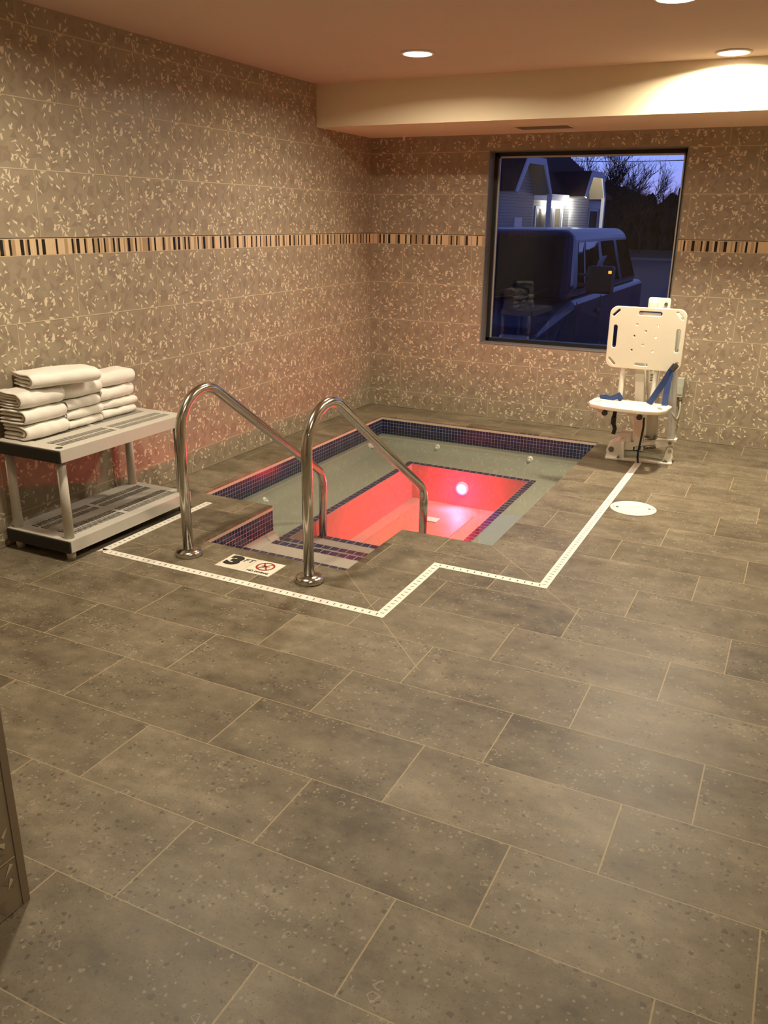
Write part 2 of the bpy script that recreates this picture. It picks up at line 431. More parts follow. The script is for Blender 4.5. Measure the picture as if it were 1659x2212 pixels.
def band(name, place, a0, a1, seed, parent=None):
    bm = bmesh.new(); r = random.Random(seed); u = a0
    def bx(u0, u1, z0, z1, d, mi):
        P = [place(u0, z0, d), place(u1, z0, d), place(u1, z1, d), place(u0, z1, d)]
        Q = [place(u0, z0, 0), place(u1, z0, 0), place(u1, z1, 0), place(u0, z1, 0)]
        quad(bm, P, mi)
        for i in range(4): quad(bm, [P[i], P[(i + 1) % 4], Q[(i + 1) % 4], Q[i]], mi)
    bx(a0, a1, BAND0 + .003, BAND1 - .003, .0005, 0)
    gap = 0
    while u < a1 - .008:
        gap += 1
        if gap >= 3 and r.random() < .45 or gap > 5: mi, w, gap = 2, r.choice((.0135, .015, .015, .022)), 0
        else: mi, w = (1 if r.random() < .42 else 0), r.choice((.009, .012, .016, .022))
        w = min(w, a1 - u)
        if w > .004: bx(u, u + w - .0018, BAND0 + .006, BAND1 - .006, .0012, mi)
        u += w
    o = obj(name, bm, ['bar_cream', 'bar_tan', 'bar_dark'], parent, recalc=False); o['kind'] = 'structure'; return o
def structure(o, label=None):
    o['kind'] = 'structure'
    if label: o['label'] = label
    return o

XR, YN = 3.96, -8.2                      # right wall, wall behind the viewer
WX0, WX1, WZ0, WZ1 = 1.02, 2.492, .617, 2.084
# left wall
bm = bmesh.new(); box(bm, (-.15, -5.577, -.05), (0, .2, 2.6))
tiled_face(bm, lambda u, z, d: (d, u, z), -5.577, -.001, CEIL, [.548 - TW, .342 - TW, .143 - TW])
structure(obj('wall_left', bm, WM, recalc=False))
band('trim_1', lambda u, z, d: (d, u, z), -5.577, -.001, 5)
# back wall round the window opening
bm = bmesh.new()
for lo, hi in (((-.15, 0, -.05), (WX0, .2, 2.6)), ((WX1, 0, -.05), (XR + .15, .2, 2.6)), ((WX0, 0, -.05), (WX1, .2, WZ0)), ((WX0, 0, WZ1), (WX1, .2, 2.6))): box(bm, lo, hi)
tiled_face(bm, lambda u, z, d: (u, -d, z), .001, XR, SOFF, [.505, .300, .090], hole=(WX0, WX1, WZ0, WZ1))
structure(obj('wall_back', bm, WM, recalc=False))
band('trim_2', lambda u, z, d: (u, -d, z), .001, WX0, 12)
band('trim_3', lambda u, z, d: (u, -d, z), WX1, XR, 31)
# wall that ends beside the viewer: room side and entry side
bm = bmesh.new(); box(bm, (-.15, -5.72, -.05), (1.905, -5.577, 2.6))
structure(obj('wall_front', bm, 'tile'))
bm = bmesh.new(); box(bm, (1.78, YN, -.05), (1.935, -5.597, 2.6))
tiled_face(bm, lambda u, z, d: (1.935 + d, u, z), YN, -5.600, CEIL, [.20, .40, .0])
structure(obj('wall_entry', bm, WM, recalc=False))
bm = bmesh.new(); box(bm, (1.905, -5.597, 0), (1.937, -5.577, CEIL))
structure(obj('trim_4', bm, 'facet'))
bm = bmesh.new(); box(bm, (XR, YN, -.05), (XR + .15, 0, 2.6))
tiled_face(bm, lambda u, z, d: (XR - d, u, z), YN, 0, CEIL, [.1, .3, .5])
structure(obj('wall_right', bm, WM, recalc=False))
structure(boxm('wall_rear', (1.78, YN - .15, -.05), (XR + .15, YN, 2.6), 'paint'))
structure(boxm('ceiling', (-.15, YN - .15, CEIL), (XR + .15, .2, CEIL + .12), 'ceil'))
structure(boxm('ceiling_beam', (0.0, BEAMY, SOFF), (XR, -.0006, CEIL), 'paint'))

# floor slab with the spa opening cut out of it
PX0, PX1, PY0, PY1 = .322, 2.150, -2.820, -.400
AX0, AX1, AY0 = .815, 1.643, -3.455
bm = bmesh.new()
xs = [-.1, PX0, AX0, AX1, PX1, XR + .1]; ys = [YN - .1, AY0, PY0, PY1, .1]
def hole_cell(i, j):
    x = (xs[i] + xs[i + 1]) / 2; y = (ys[j] + ys[j + 1]) / 2
    return (PX0 < x < PX1 and PY0 < y < PY1) or (AX0 < x < AX1 and AY0 < y < PY0)
vv = {}
def gv(x, y, z): return vv.setdefault((x, y, z), bm.verts.new((x, y, z))) if (x, y, z) not in vv else vv[(x, y, z)]
for i in range(5):
    for j in range(4):
        if hole_cell(i, j): continue
        for z in (0, -.012): bm.faces.new([gv(*c, z) for c in ((xs[i], ys[j]), (xs[i + 1], ys[j]), (xs[i + 1], ys[j + 1]), (xs[i], ys[j + 1]))])
        for (di, dj, a, b) in ((1, 0, (i + 1, j), (i + 1, j + 1)), (-1, 0, (i, j), (i, j + 1)), (0, 1, (i, j + 1), (i + 1, j + 1)), (0, -1, (i, j), (i + 1, j))):
            ii, jj = i + di, j + dj
            if not (0 <= ii < 5 and 0 <= jj < 4) or hole_cell(ii, jj):
                A, B = (xs[a[0]], ys[a[1]]), (xs[b[0]], ys[b[1]])
                bm.faces.new([gv(*A, 0), gv(*B, 0), gv(*B, -.012), gv(*A, -.012)])
structure(obj('floor', bm, 'floor'))

# ------------------------------------------------------------------ window
win = empty('window_1', ((WX0 + WX1) / 2, .1, WZ0)); win['kind'] = 'structure'
def wpart(name, lo_hi, m, bev=0.0):
    bm = bmesh.new()
    for lo, hi in lo_hi: box(bm, lo, hi, 0, bev)
    o = obj(name, bm, m, win); o.matrix_parent_inverse = Matrix.Translation(-win.location); return o
e = .006
wpart('reveal', [((WX0, -.004, WZ0), (WX0 + e, .118, WZ1)), ((WX1 - e, -.004, WZ0), (WX1, .118, WZ1)), ((WX0, -.004, WZ0), (WX1, .118, WZ0 + e)), ((WX0, -.002, WZ1 - e), (WX1, .118, WZ1))], 'reveal')
fw = .034
wpart('frame', [((WX0, .118, WZ0), (WX0 + fw, .19, WZ1)), ((WX1 - fw, .118, WZ0), (WX1, .19, WZ1)), ((WX0, .118, WZ0), (WX1, .19, WZ0 + fw)), ((WX0, .118, WZ1 - fw), (WX1, .19, WZ1))], 'frame_black')
b2 = .012
wpart('bead', [((WX0 + fw, .140, WZ0 + fw), (WX0 + fw + b2, .156, WZ1 - fw)), ((WX1 - fw - b2, .140, WZ0 + fw), (WX1 - fw, .156, WZ1 - fw)), ((WX0 + fw, .140, WZ1 - fw - b2), (WX1 - fw, .156, WZ1 - fw))], 'alu')
wpart('pane', [((WX0 + .03, .158, WZ0 + .03), (WX1 - .03, .1585, WZ1 - .03))], 'glass')

# ------------------------------------------------------------------ spa pool
pool = tag(empty('spa_pool', (1.236, -1.61, 0)), 'sunken rectangular spa with navy mosaic waterline, bench and alcove steps', 'pool')
def ppart(name, bm, mats, label=None, **k):
    o = obj(name, bm, mats, pool, **k); o.matrix_parent_inverse = Matrix.Translation(-pool.location)
    if label: o['label'] = label
    return o
def vwall(bm, a, b, z0, z1, off=0.0):
    """vertical uv-mapped wall face from a to b"""
    uvl = bm.loops.layers.uv.verify(); L = math.hypot(b[0] - a[0], b[1] - a[1])
    f = quad(bm, [(a[0], a[1], z0), (b[0], b[1], z0), (b[0], b[1], z1), (a[0], a[1], z1)])
    for lp, uv in zip(f.loops, ((0, z0 - z1), (L, z0 - z1), (L, 0), (0, 0))): lp[uvl].uv = uv
    return f
outline = [(PX0, PY0), (PX0, PY1), (PX1, PY1), (PX1, PY0), (AX1, PY0), (AX1, AY0), (AX0, AY0), (AX0, PY0)]
seg_bot = [-.150, -.146, -.150, -.16, -.175, -.175, -.175, -.16]
bm = bmesh.new()
for i in range(8): vwall(bm, outline[i], outline[(i + 1) % 8], seg_bot[i] - .06, -.0265)
ppart('waterline_tile', bm, 'navy', recalc=False)
# cut stone edge strip under the floor tile
bm = bmesh.new()
ins = .0035
for i in range(8):
    a, b = Vector((*outline[i], 0)), Vector((*outline[(i + 1) % 8], 0)); d = (b - a).normalized(); n = Vector((d.y, -d.x, 0))
    quad(bm, [a + n * .0012 + Vector((0, 0, -.0275)), b + n * .0012 + Vector((0, 0, -.0275)), b + n * .0012 + Vector((0, 0, -.0100)), a + n * .0012 + Vector((0, 0, -.0100))])
ppart('edge_strip', bm, 'edge', recalc=False)
# bench, coved into the walls
BZ, STEP1, STEP2, LOWZ, FLZ = -.25, -.120, -.190, -.345, -.525
wellA = [(.800, -.820), (1.755, -.848), (1.770, -2.665), (.822, -2.670)]     # BL BR FR FL of the well mouth
bm = bmesh.new()
def ring_faces(bm, A, B):
    n = len(A)
    for i in range(n): quad(bm, [A[i], A[(i + 1) % n], B[(i + 1) % n], B[i]])
rect = [(PX0, PY1), (PX1, PY1), (PX1, PY0), (PX0, PY0)]
prev = None
for k in range(7):
    a = math.pi / 2 * k / 6; ins_ = .10 * (1 - math.cos(a)); z = -.148 - (.10) * math.sin(a)
    cur = [(x + (ins_ if x < 1 else -ins_), y + (ins_ if y < -2 else -ins_), z - .0) for x, y in rect]
    cur = [(x, y, -.152 + (BZ + .152) * math.sin(a)) for (x, y, z) in cur]
    if prev: ring_faces(bm, prev, cur)
    prev = cur
ring_faces(bm, prev, [(x, y, BZ) for x, y in wellA])
bmesh.ops.remove_doubles(bm, verts=bm.verts[:], dist=1e-5)
# the front cove is open where the alcove comes in
for f in [f for f in bm.faces if all(v.co.y < PY0 + .101 for v in f.verts)]: bm.faces.remove(f)
def strip_front(x0, x1):
    pz = None
    for k in range(7):
        a = math.pi / 2 * k / 6; y = PY0 + .10 * (1 - math.cos(a)); z = -.152 + (BZ + .152) * math.sin(a)
        if pz: quad(bm, [(x0, pz[0], pz[1]), (x1, pz[0], pz[1]), (x1, y, z), (x0, y, z)])
        pz = (y, z)
strip_front(PX0, AX0); strip_front(AX1, PX1)
quad(bm, [(AX0 - .02, PY0 - .0, BZ), (AX1 + .02, PY0, BZ), (AX1 + .02, PY0 + .11, BZ), (AX0 - .02, PY0 + .11, BZ)])
ppart('bench', bm, 'plaster', smooth=True)
# alcove steps
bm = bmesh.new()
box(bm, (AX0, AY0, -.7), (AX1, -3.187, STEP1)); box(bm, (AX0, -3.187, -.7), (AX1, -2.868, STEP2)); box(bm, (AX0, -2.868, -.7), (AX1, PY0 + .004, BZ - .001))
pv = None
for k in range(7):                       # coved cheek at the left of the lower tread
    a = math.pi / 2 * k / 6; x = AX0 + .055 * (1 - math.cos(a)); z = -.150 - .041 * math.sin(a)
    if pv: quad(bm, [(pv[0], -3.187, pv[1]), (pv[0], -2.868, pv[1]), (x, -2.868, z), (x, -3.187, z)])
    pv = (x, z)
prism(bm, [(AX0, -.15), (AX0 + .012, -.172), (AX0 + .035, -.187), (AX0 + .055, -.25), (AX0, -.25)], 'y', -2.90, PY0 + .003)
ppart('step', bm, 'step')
def nosing(name, y0, y1, z, x0, x1):
    bm = bmesh.new(); uvl = bm.loops.layers.uv.verify()
    f = quad(bm, [(x0, y0, z), (x1, y0, z), (x1, y1, z), (x0, y1, z)])
    for lp, uv in zip(f.loops, ((0, .001), (x1 - x0, .001), (x1 - x0, .0525), (0, .0525))): lp[uvl].uv = uv
    f2 = quad(bm, [(x0, y1, z), (x1, y1, z), (x1, y1 + .0015, z - .045), (x0, y1 + .0015, z - .045)])
    for lp, uv in zip(f2.loops, ((0, .001), (x1 - x0, .001), (x1 - x0, .0525), (0, .0525))): lp[uvl].uv = uv
    return ppart(name, bm, 'navy_edge', recalc=False)
nosing('step_edge_tile', -3.238, -3.185, STEP1 + .0015, AX0 + .004, AX1)
nosing('step_edge_tile', -2.918, -2.866, STEP2 + .0015, AX0 + .045, AX1)
# well
bm = bmesh.new()
top = [(x, y, BZ - .0005) for x, y in wellA]
bot = [(x + (.012 if x < 1.2 else -.012), y + (-.012 if y > -1.5 else .012), FLZ) for x, y in wellA]
ring_faces(bm, top, bot); quad(bm, bot)
box(bm, (.826, -2.666, -.7), (1.757, -2.318, LOWZ))
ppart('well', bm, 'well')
nosing('step_edge_tile', -2.368, -2.316, LOWZ + .0015, .832, 1.752)
# navy border round the well mouth
bm = bmesh.new(); uvl = bm.loops.layers.uv.verify()
cx, cy = 1.285, -1.75
inner = [Vector((x, y, BZ + .0016)) for x, y in wellA]
outr = [Vector((x + (-.0525 if x < 1.2 else .0525), y + (.0525 if y > -1.5 else -.0525), BZ + .0016)) for x, y in wellA]
for i in range(4):
    a, b, c, d = inner[i], inner[(i + 1) % 4], outr[(i + 1) % 4], outr[i]
    f = quad(bm, [a, b, c, d]); L = (b - a).length
    for lp, uv in zip(f.loops, ((.0535, .0005), (.0535 + L, .0005), (.107 + L, .0530), (0, .0530))): lp[uvl].uv = uv
ppart('border_tile', bm, 'navy_edge', recalc=False)
# ribbed panel with drain cover on the well floor
bm = bmesh.new(); uvl = bm.loops.layers.uv.verify()
f = quad(bm, [(.925, -2.316, FLZ + .003), (1.412, -2.316, FLZ + .003), (1.412, -1.045, FLZ + .003), (.925, -1.045, FLZ + .003)])
for lp, uv in zip(f.loops, ((0, 0), (.487, 0), (.487, 1.271), (0, 1.271))): lp[uvl].uv = uv
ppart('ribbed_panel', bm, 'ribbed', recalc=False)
bm = bmesh.new(); box(bm, (1.085, -1.30, FLZ + .003), (1.215, -1.215, FLZ + .010), 0, .003)
ppart('drain_cover', bm, 'jet', 'pale rectangular drain cover')
for (x, y, z, ax) in ((.842, PY1, -.205, 'y'), (1.634, PY1, -.200, 'y'), (PX0, -2.209, -.222, 'x'), (PX0, -.652, -.205, 'x')):
    bm = bmesh.new(); dv = Vector((0, -1, -.12)) if ax == 'y' else Vector((1, 0, -.12))
    o_ = Vector((x, y, z)) + dv * .022
    cyl(bm, o_ - dv * .03, o_ + dv * .008, .026, .022, 20); cyl(bm, o_, o_ + dv * .026, .011, .009, 14)
    ppart('jet', bm, 'jet', 'white jet fitting')
# water
bm = bmesh.new(); wz = -.100
w = .0025
for pts in ([(PX0 + w, PY0 + w), (PX1 - w, PY0 + w), (PX1 - w, PY1 - w), (PX0 + w, PY1 - w)], [(AX0 + w, AY0 + w), (AX1 - w, AY0 + w), (AX1 - w, PY0 + w), (AX0 + w, PY0 + w)]):
    quad(bm, [(x, y, wz) for x, y in pts])
tag(obj('spa_water', bm, 'water', recalc=False), 'clear still water filling the sunken spa', 'water', kind='stuff')
# underwater lamp
LX, LZ = 1.236, -.385
pl = tag(empty('underwater_light', (LX, -.838, LZ)), 'glowing round red underwater light in the far wall of the spa well', 'light')
bm = bmesh.new()
cyl(bm, (LX, -.832, LZ), (LX, -.852, LZ), .056, .050, 36)
o = obj('bezel', bm, 'jet', pl); o.matrix_parent_inverse = Matrix.Translation(-pl.location)
bm = bmesh.new(); cyl(bm, (LX, -.851, LZ), (LX, -.857, LZ), .037, .031, 36)
M['pool_lens'] = emit('red_lamp_lens', (1.0, .085, .16), 60.0)
o = obj('lens', bm, 'pool_lens', pl); o.matrix_parent_inverse = Matrix.Translation(-pl.location)

# ------------------------------------------------------------------ handrails
def handrail(x, label):
    t = tag(empty('handrail', (x, -3.64, 0)), label, 'handrail', 'steel handrails at the spa steps')
    bm = bmesh.new()
    pts = arc_path([(0, 0, -.02), (0, -.005, .966), (0, 1.305, .0755), (0, 1.300, LOWZ + .01)], [.192, .15], 16)
    tube(bm, pts, .0245, 28); obj('rail', bm, 'steel', t)
    bm = bmesh.new(); lathe(bm, [(.066, .0005), (.067, .014), (.060, .026), (.040, .033), (.0255, .036)], seg=40); obj('flange', bm, 'steel', t)
    return t
handrail(.868, 'polished steel handrail nearest the towel rack, left of the depth sign')
handrail(1.556, 'polished steel handrail right of the no diving sign')

# ------------------------------------------------------------------ deck drain
dd = tag(empty('deck_drain', (1.5, -3.2, 0)), 'white slotted strip drain zigzagging round the spa deck', 'drain')
def drain(a, b, wd=.044, tick=.0335, m0=0, m1=0):
    """a..b centre line; ends mitred by +-"""
    a, b = Vector((*a, 0)), Vector((*b, 0)); d = (b - a).normalized(); n = Vector((-d.y, d.x, 0)); L = (b - a).length
    bm = bmesh.new(); h = wd / 2
    c = [a - n * h - d * m0 * h, b - n * h + d * m1 * h, b + n * h - d * m1 * h, a + n * h + d * m0 * h]
    Z = Vector((0, 0, .0025))
    T = [bm.verts.new(p + Z) for p in c]; B_ = [bm.verts.new(p - Z * .1) for p in c]
    bm.faces.new(T)
    for i in range(4): bm.faces.new((T[i], T[(i + 1) % 4], B_[(i + 1) % 4], B_[i]))
    k = int(L / tick)
    for i in range(k):
        p = a + d * (i + .5) * L / k + Z * 1.12
        quad(bm, [p - n * .0085 - d * .0022, p + n * .0085 - d * .0022, p + n * .0085 + d * .0022, p - n * .0085 + d * .0022], 1)
    o = obj('drain_grate', bm, ['white_plastic', 'dark'], dd, recalc=False); o.matrix_parent_inverse = Matrix.Translation(-dd.location)
Ax, Ay, Bx, Cy, Dx = .464, -3.800, 2.000, -3.190, 2.525
drain((Ax, -.55), (Ax, Ay)) if False else None
drain((Ax, -2.95), (Ax, Ay), m1=1)
drain((Ax, Ay), (Bx, Ay), m0=-1, m1=1)
drain((Bx, Ay), (Bx, Cy), m0=1, m1=-1)
drain((Bx, Cy), (Dx, Cy), m0=1, m1=-1) if False else drain((Bx, Cy), (Dx, Cy), m0=-1, m1=1)
drain((Dx, Cy), (Dx, -.84), m0=1)

# ------------------------------------------------------------------ depth and no diving tiles
def sign_tile(name, x0, x1, label):
    t = tag(empty(name, ((x0 + x1) / 2, -3.614, 0)), label, 'sign')
    bm = bmesh.new(); box(bm, (-(x1 - x0) / 2 + .0006, -.0765, -.004), ((x1 - x0) / 2 - .0006, .0765, .003), 0, .0012)
    obj('tile', bm, 'sign', t); return t
def flat(x, y, z=.0036, rz=0): return Matrix.Translation((x, y, z)) @ Matrix.Rotation(rz, 4, 'Z')
s1 = sign_tile('depth_sign', 1.060, 1.213, 'white floor tile reading 3 FT at the head of the spa steps')
text('lettering', '3', .135, 'print', s1, flat(-.022, .008), off=.0085, sx=1.15)
text('lettering', 'FT', .052, 'print', s1, flat(.046, .036))
s2 = sign_tile('no_diving_sign', 1.213, 1.366, 'white floor tile with red NO DIVING symbol beside the depth tile')
text('lettering', 'NO DIVING', .021, 'print', s2, flat(0, -.054), off=.0006, sx=1.08)
bm = bmesh.new(); n = 48
for i in range(n):
    a0, a1 = 2 * math.pi * i / n, 2 * math.pi * (i + 1) / n
    quad(bm, [(.047 * math.cos(a0), .016 + .047 * math.sin(a0), .0038), (.047 * math.cos(a1), .016 + .047 * math.sin(a1), .0038), (.037 * math.cos(a1), .016 + .037 * math.sin(a1), .0038), (.037 * math.cos(a0), .016 + .037 * math.sin(a0), .0038)])
for sg in (1, -1):
    d = Vector((math.cos(R(52) * sg), math.sin(R(52) * sg), 0)); q = Vector((-d.y, d.x, 0)) * .0036; c0 = Vector((0, .016, .0040))
    quad(bm, [c0 - d * .040 - q, c0 + d * .040 - q, c0 + d * .040 + q, c0 - d * .040 + q])
obj('prohibition_ring', bm, 'red_print', s2, recalc=False)
bm = bmesh.new()
def limb(a, b, w0, w1):
    a, b = Vector((*a, .0037)), Vector((*b, .0037)); d = (b - a).normalized(); q = Vector((-d.y, d.x, 0))
    quad(bm, [a - q * w0, b - q * w1, b + q * w1, a + q * w0])
limb((-.006, .022), (.010, .012), .005, .004); limb((.008, .013), (.024, .018), .003, .0018); limb((-.005, .021), (-.022, .008), .0022, .0015); limb((-.004, .024), (-.026, .022), .002, .0014)
quad(bm, [(-.014 + .005 * math.cos(a), .030 + .005 * math.sin(a), .0037) for a in [i * .785 for i in range(8)]])
limb((-.030, .000), (.020, .000), .0012, .0012)
obj('diver_pictogram', bm, 'print', s2, recalc=False)

# ------------------------------------------------------------------ skimmer cover
sk = tag(empty('skimmer_cover', (2.681, -1.870, 0)), 'round white access lid set in the floor beside the strip drain', 'lid')
bm = bmesh.new(); lathe(bm, [(.131, 0), (.131, .003), (.127, .0055), (.121, .0058), (.119, .0045), (.001, .0048)], seg=64); obj('disc', bm, 'white_plastic', sk)
bm = bmesh.new()
cA = Matrix.Rotation(R(14), 3, 'Z')
bm.free()
for dx, s in ((-.090, .0072), (.090, .0072)):
    bm = bmesh.new(); c = cA @ Vector((dx, 0, .0062)); quad(bm, [c + cA @ Vector((a * s, b * s, 0)) for a, b in ((-1, -1), (1, -1), (1, 1), (-1, 1))]); obj('finger_hole', bm, 'dark', sk, recalc=False)
for dx in (-.112, .112):
    bm = bmesh.new(); c = cA @ Vector((dx, 0, .0062)); quad(bm, [c + Vector((.0042 * math.cos(i * .785), .0042 * math.sin(i * .785), 0)) for i in range(8)]); obj('screw_hole', bm, 'dark', sk, recalc=False)
bm = bmesh.new(); tube(bm, [cA @ Vector((.105 * math.cos(a), .03 * math.sin(a) + .004, .0052)) for a in [math.pi * (i / 20) for i in range(1, 20)]], .0011, 6)
obj('raised_rib', bm, 'lid_text', sk)

# ------------------------------------------------------------------ towel rack
RX0, RX1, RY0, RY1 = .030, .447, -3.985, -3.095
rack = tag(empty('towel_rack', (.24, -3.54, 0)), 'two tier grey resin utility shelf with slotted decks against the left wall', 'shelf')
def rpart(name, bm, m, label=None):
    o = obj(name, bm, m, rack); o.matrix_parent_inverse = Matrix.Translation(-rack.location)
    if label: o['label'] = label
def deck(zt, zb):
    bm = bmesh.new(); W = RX1 - RX0; t = .005
    rows = [(.075, .050), (.135, .050), (.250, .050), (.310, .050)]          # slot rows: start, depth
    edges = [0] + [v for s, d in rows for v in (s, s + d)] + [W]
    for i in range(0, len(edges), 2): box(bm, (RX0 + edges[i], RY0, zt - t), (RX0 + edges[i + 1], RY1, zt))
    L = RY1 - RY0; groups = [(.075, .435), (.465, L - .055)]; pitch = .0157
    for s, d in rows:
        x0, x1 = RX0 + s, RX0 + s + d; prevy = 0
        for g0, g1 in groups:
            box(bm, (x0, RY0 + prevy, zt - t), (x1, RY0 + g0, zt)); k = int((g1 - g0) / pitch); p = (g1 - g0) / k
            for i in range(1, k): box(bm, (x0, RY0 + g0 + i * p - .0020, zt - t), (x1, RY0 + g0 + i * p + .0020, zt))
            prevy = g1
        box(bm, (x0, RY0 + prevy, zt - t), (x1, RY1, zt))
    box(bm, (RX1 - .012, RY0 + .004, zb), (RX1 + .004, RY1, zt + .001), 0, .002); box(bm, (RX0, RY0 + .004, zb), (RX0 + .012, RY1, zt - .0005))
    box(bm, (RX0, RY1 - .012, zb), (RX1, RY1, zt - .0005))
    rpart('deck', bm, 'grey_plastic')
    bm = bmesh.new(); box(bm, (RX0 + .013, RY0 + .012, zt - .020), (RX1 - .013, RY1 - .013, zt - .0110))
    rpart('deck_core', bm, 'black_plastic', 'black core under the slots')
    bm = bmesh.new(); box(bm, (RX0, RY0 - .006, zb - .002), (RX1 - .001, RY0 + .010, zt - .006), 0, .003)
    rpart('end_panel', bm, 'black_plastic', 'black end panel')
    bm = bmesh.new(); cyl(bm, (RX1 - .042, RY0 + .040, zt - .008), (RX1 - .042, RY0 + .040, zt + .0008), .017, .017, 20)
    if zt > .3: rpart('post_cap', bm, 'black_plastic', 'black post cap')
    else: bm.free()
deck(.552, .492); deck(.108, .048)
for (x, y) in ((RX1 - .042, RY0 + .040), (RX0 + .035, RY0 + .040), (RX1 - .042, RY1 - .022), (RX0 + .035, RY1 - .040)):
    bm = bmesh.new(); cyl(bm, (x, y, 0), (x, y, .05), .0205, .0235, 24); cyl(bm, (x, y, .106), (x, y, .5), .0235, .0210, 24)
    rpart('leg', bm, 'grey_plastic')

# ------------------------------------------------------------------ towels
def towel(xf, yc, z0, ln, h, depth, label, seed, rz=0.0, lay=2, rise=0.0, tail=False):
    """folded terry towel: nested U folds, rounded fold facing +x at local x=0"""
    r = random.Random(seed); bm = bmesh.new(); ny = 15
    paths = []; t = h / (2 * lay) * .93
    for k in range(lay):
        rad = (h - t) / 2 - k * (t * 1.04)
        if rad < t * .35: break
        x0 = -k * t * 1.25 - rad; P = [(-depth, h / 2 - rad)]
        P += [(-depth + (depth + x0) * i / 6, h / 2 - rad) for i in range(1, 6)]
        P += [(x0 + rad * math.cos(a), h / 2 + rad * math.sin(a)) for a in [-math.pi / 2 + math.pi * i / 10 for i in range(11)]]
        P += [(x0 - (depth + x0) * i / 6, h / 2 + rad) for i in range(1, 7)]
        paths.append((P, t))
    ph = [r.uniform(0, 6.28) for _ in range(6)]
    def wob(x, y, z):
        s = .0032 * math.sin(9 * y / ln + ph[0] + 30 * x) + .0025 * math.sin(21 * y / ln + ph[1]) * math.sin(40 * z + ph[2])
        return Vector((x + s + .003 * math.sin(5 * y / ln + ph[3]), y + .004 * math.sin(60 * x + ph[4]) + .003 * math.sin(90 * z + ph[5]), z + s * .8 * (z / h)))
    for P, t in paths:
        n = len(P); outer, inner = [], []
        for i, (x, z) in enumerate(P):
            a = P[max(i - 1, 0)]; b = P[min(i + 1, n - 1)]; dx, dz = b[0] - a[0], b[1] - a[1]; l = math.hypot(dx, dz) or 1
            nx, nz = dz / l, -dx / l
            outer.append((x + nx * t * .5, z + nz * t * .5)); inner.append((x - nx * t * .47, z - nz * t * .47))
        loop = outer + inner[::-1]; rings = []
        for j in range(ny):
            y = -ln / 2 + ln * j / (ny - 1); e = min(1, min(j, ny - 1 - j) / 1.6); sh = 1 - .10 * (1 - e) ** 2
            sag = -rise * (y / ln)
            cxm = [(outer[i % n][0] + inner[i % n][0]) / 2 for i in range(n)]
            rg = []
            for q, (x, z) in enumerate(loop):
                i = q if q < n else 2 * n - 1 - q
                mx, mz = P[i]; x2, z2 = mx + (x - mx) * (sh if e >= 1 else .78), mz + (z - mz) * (sh if e >= 1 else .78)
                v = wob(x2, y, z2); v.z = max(.0005, v.z) + sag
                rg.append(bm.verts.new(v))
            rings.append(rg)
        m = len(loop)
        for a, b in zip(rings, rings[1:]):
            for i in range(m): bm.faces.new((a[i], a[(i + 1) % m], b[(i + 1) % m], b[i]))
        for rg in (rings[0], rings[-1]):
            for i in range(n - 1): bm.faces.new((rg[i], rg[i + 1], rg[m - 2 - i], rg[m - 1 - i]))
    o = obj('folded_towel', bm, 'towel', None, smooth=True)
    sb = o.modifiers.new('soft', 'SUBSURF'); sb.levels = 1; sb.render_levels = 2
    o.location = (xf, yc, z0); o.rotation_euler = (0, 0, rz)
    return tag(o, label, 'towel', 'folded white towels on the rack')
Z0 = .5535
A = ((.072, 'bottom towel of the stack at the black rack end', .0), (.070, 'second towel up in the stack at the black rack end', .0), (.080, 'third towel up in the stack at the black rack end', .012))
z = Z0
for i, (h, lb, rise) in enumerate(A):
    towel(.212 - .004 * i, -3.818, z, .255, h, .172, 'white folded ' + lb, 40 + i, rz=R((-2, 1, -3)[i]), lay=3 if i == 2 else 2); z += h + .0035
towel(.252, -3.705, z + .004, .36, .066, .205, 'largest white folded towel, lying on top across two stacks', 55, rz=R(-17), lay=2)
z = Z0
for i, (h, lb) in enumerate(((.042, 'thin white folded towel at the bottom of the middle stack'), (.046, 'white folded towel second from the bottom of the middle stack'), (.050, 'white folded towel third from the bottom of the middle stack'), (.082, 'thick white folded towel topping the middle stack, partly under the largest towel'))):
    towel(.195, -3.560, z, .238, h, .160, lb, 60 + i, rz=R((2, -2, 1, -4)[i]), lay=2, rise=0.0); z += h + .0032
z = Z0
for i, (h, lb) in enumerate(((.044, 'white folded towel at the bottom of the stack farthest along the rack'), (.044, 'white folded towel second from the bottom of the farthest stack'), (.064, 'pinkish lit white towel third from the bottom of the farthest stack'), (.078, 'plump white towel on top of the stack farthest along the rack'))):
    towel(.178, -3.300, z, .262, h, .140, lb, 70 + i, rz=R((1, -3, 2, -5)[i]), lay=2); z += h + .0032

# ------------------------------------------------------------------ pool lift
lift = tag(empty('pool_lift', (2.52, -.70, 0)), 'white pool access lift with seat and backrest beside the spa corner', 'pool lift')
def lp(o, label=None):
    o.parent = lift; o.matrix_parent_inverse = Matrix.Translation(-lift.location)
    if label: o['label'] = label
    return o
def lobj(name, bm, m, label=None, **k): return lp(obj(name, bm, m, None, **k), label)
W_ = 'white_metal'
# base plate, yawed a little
yaw = R(6.8); BASE = Matrix.Translation((2.294, -.850, 0)) @ Matrix.Rotation(yaw, 4, 'Z')
lp(plate('base_plate', [rrect(.45, .235, .012, cx=.225, cy=.1175)], .012, .002, W_, None, BASE @ Matrix.Translation((0, 0, .006))))
def in_base(bm): bmesh.ops.transform(bm, matrix=BASE, verts=bm.verts[:])
for px, py in ((.095, .026), (.405, .026), (.405, .205), (.06, .205)):
    bm = bmesh.new(); cyl(bm, (px, py, .012), (px, py, .015), .017, .017, 20); cyl(bm, (px, py, .015), (px, py, .026), .0095, .0095, 6); in_base(bm); lobj('anchor_bolt', bm, 'zinc', 'grey anchor bolt')
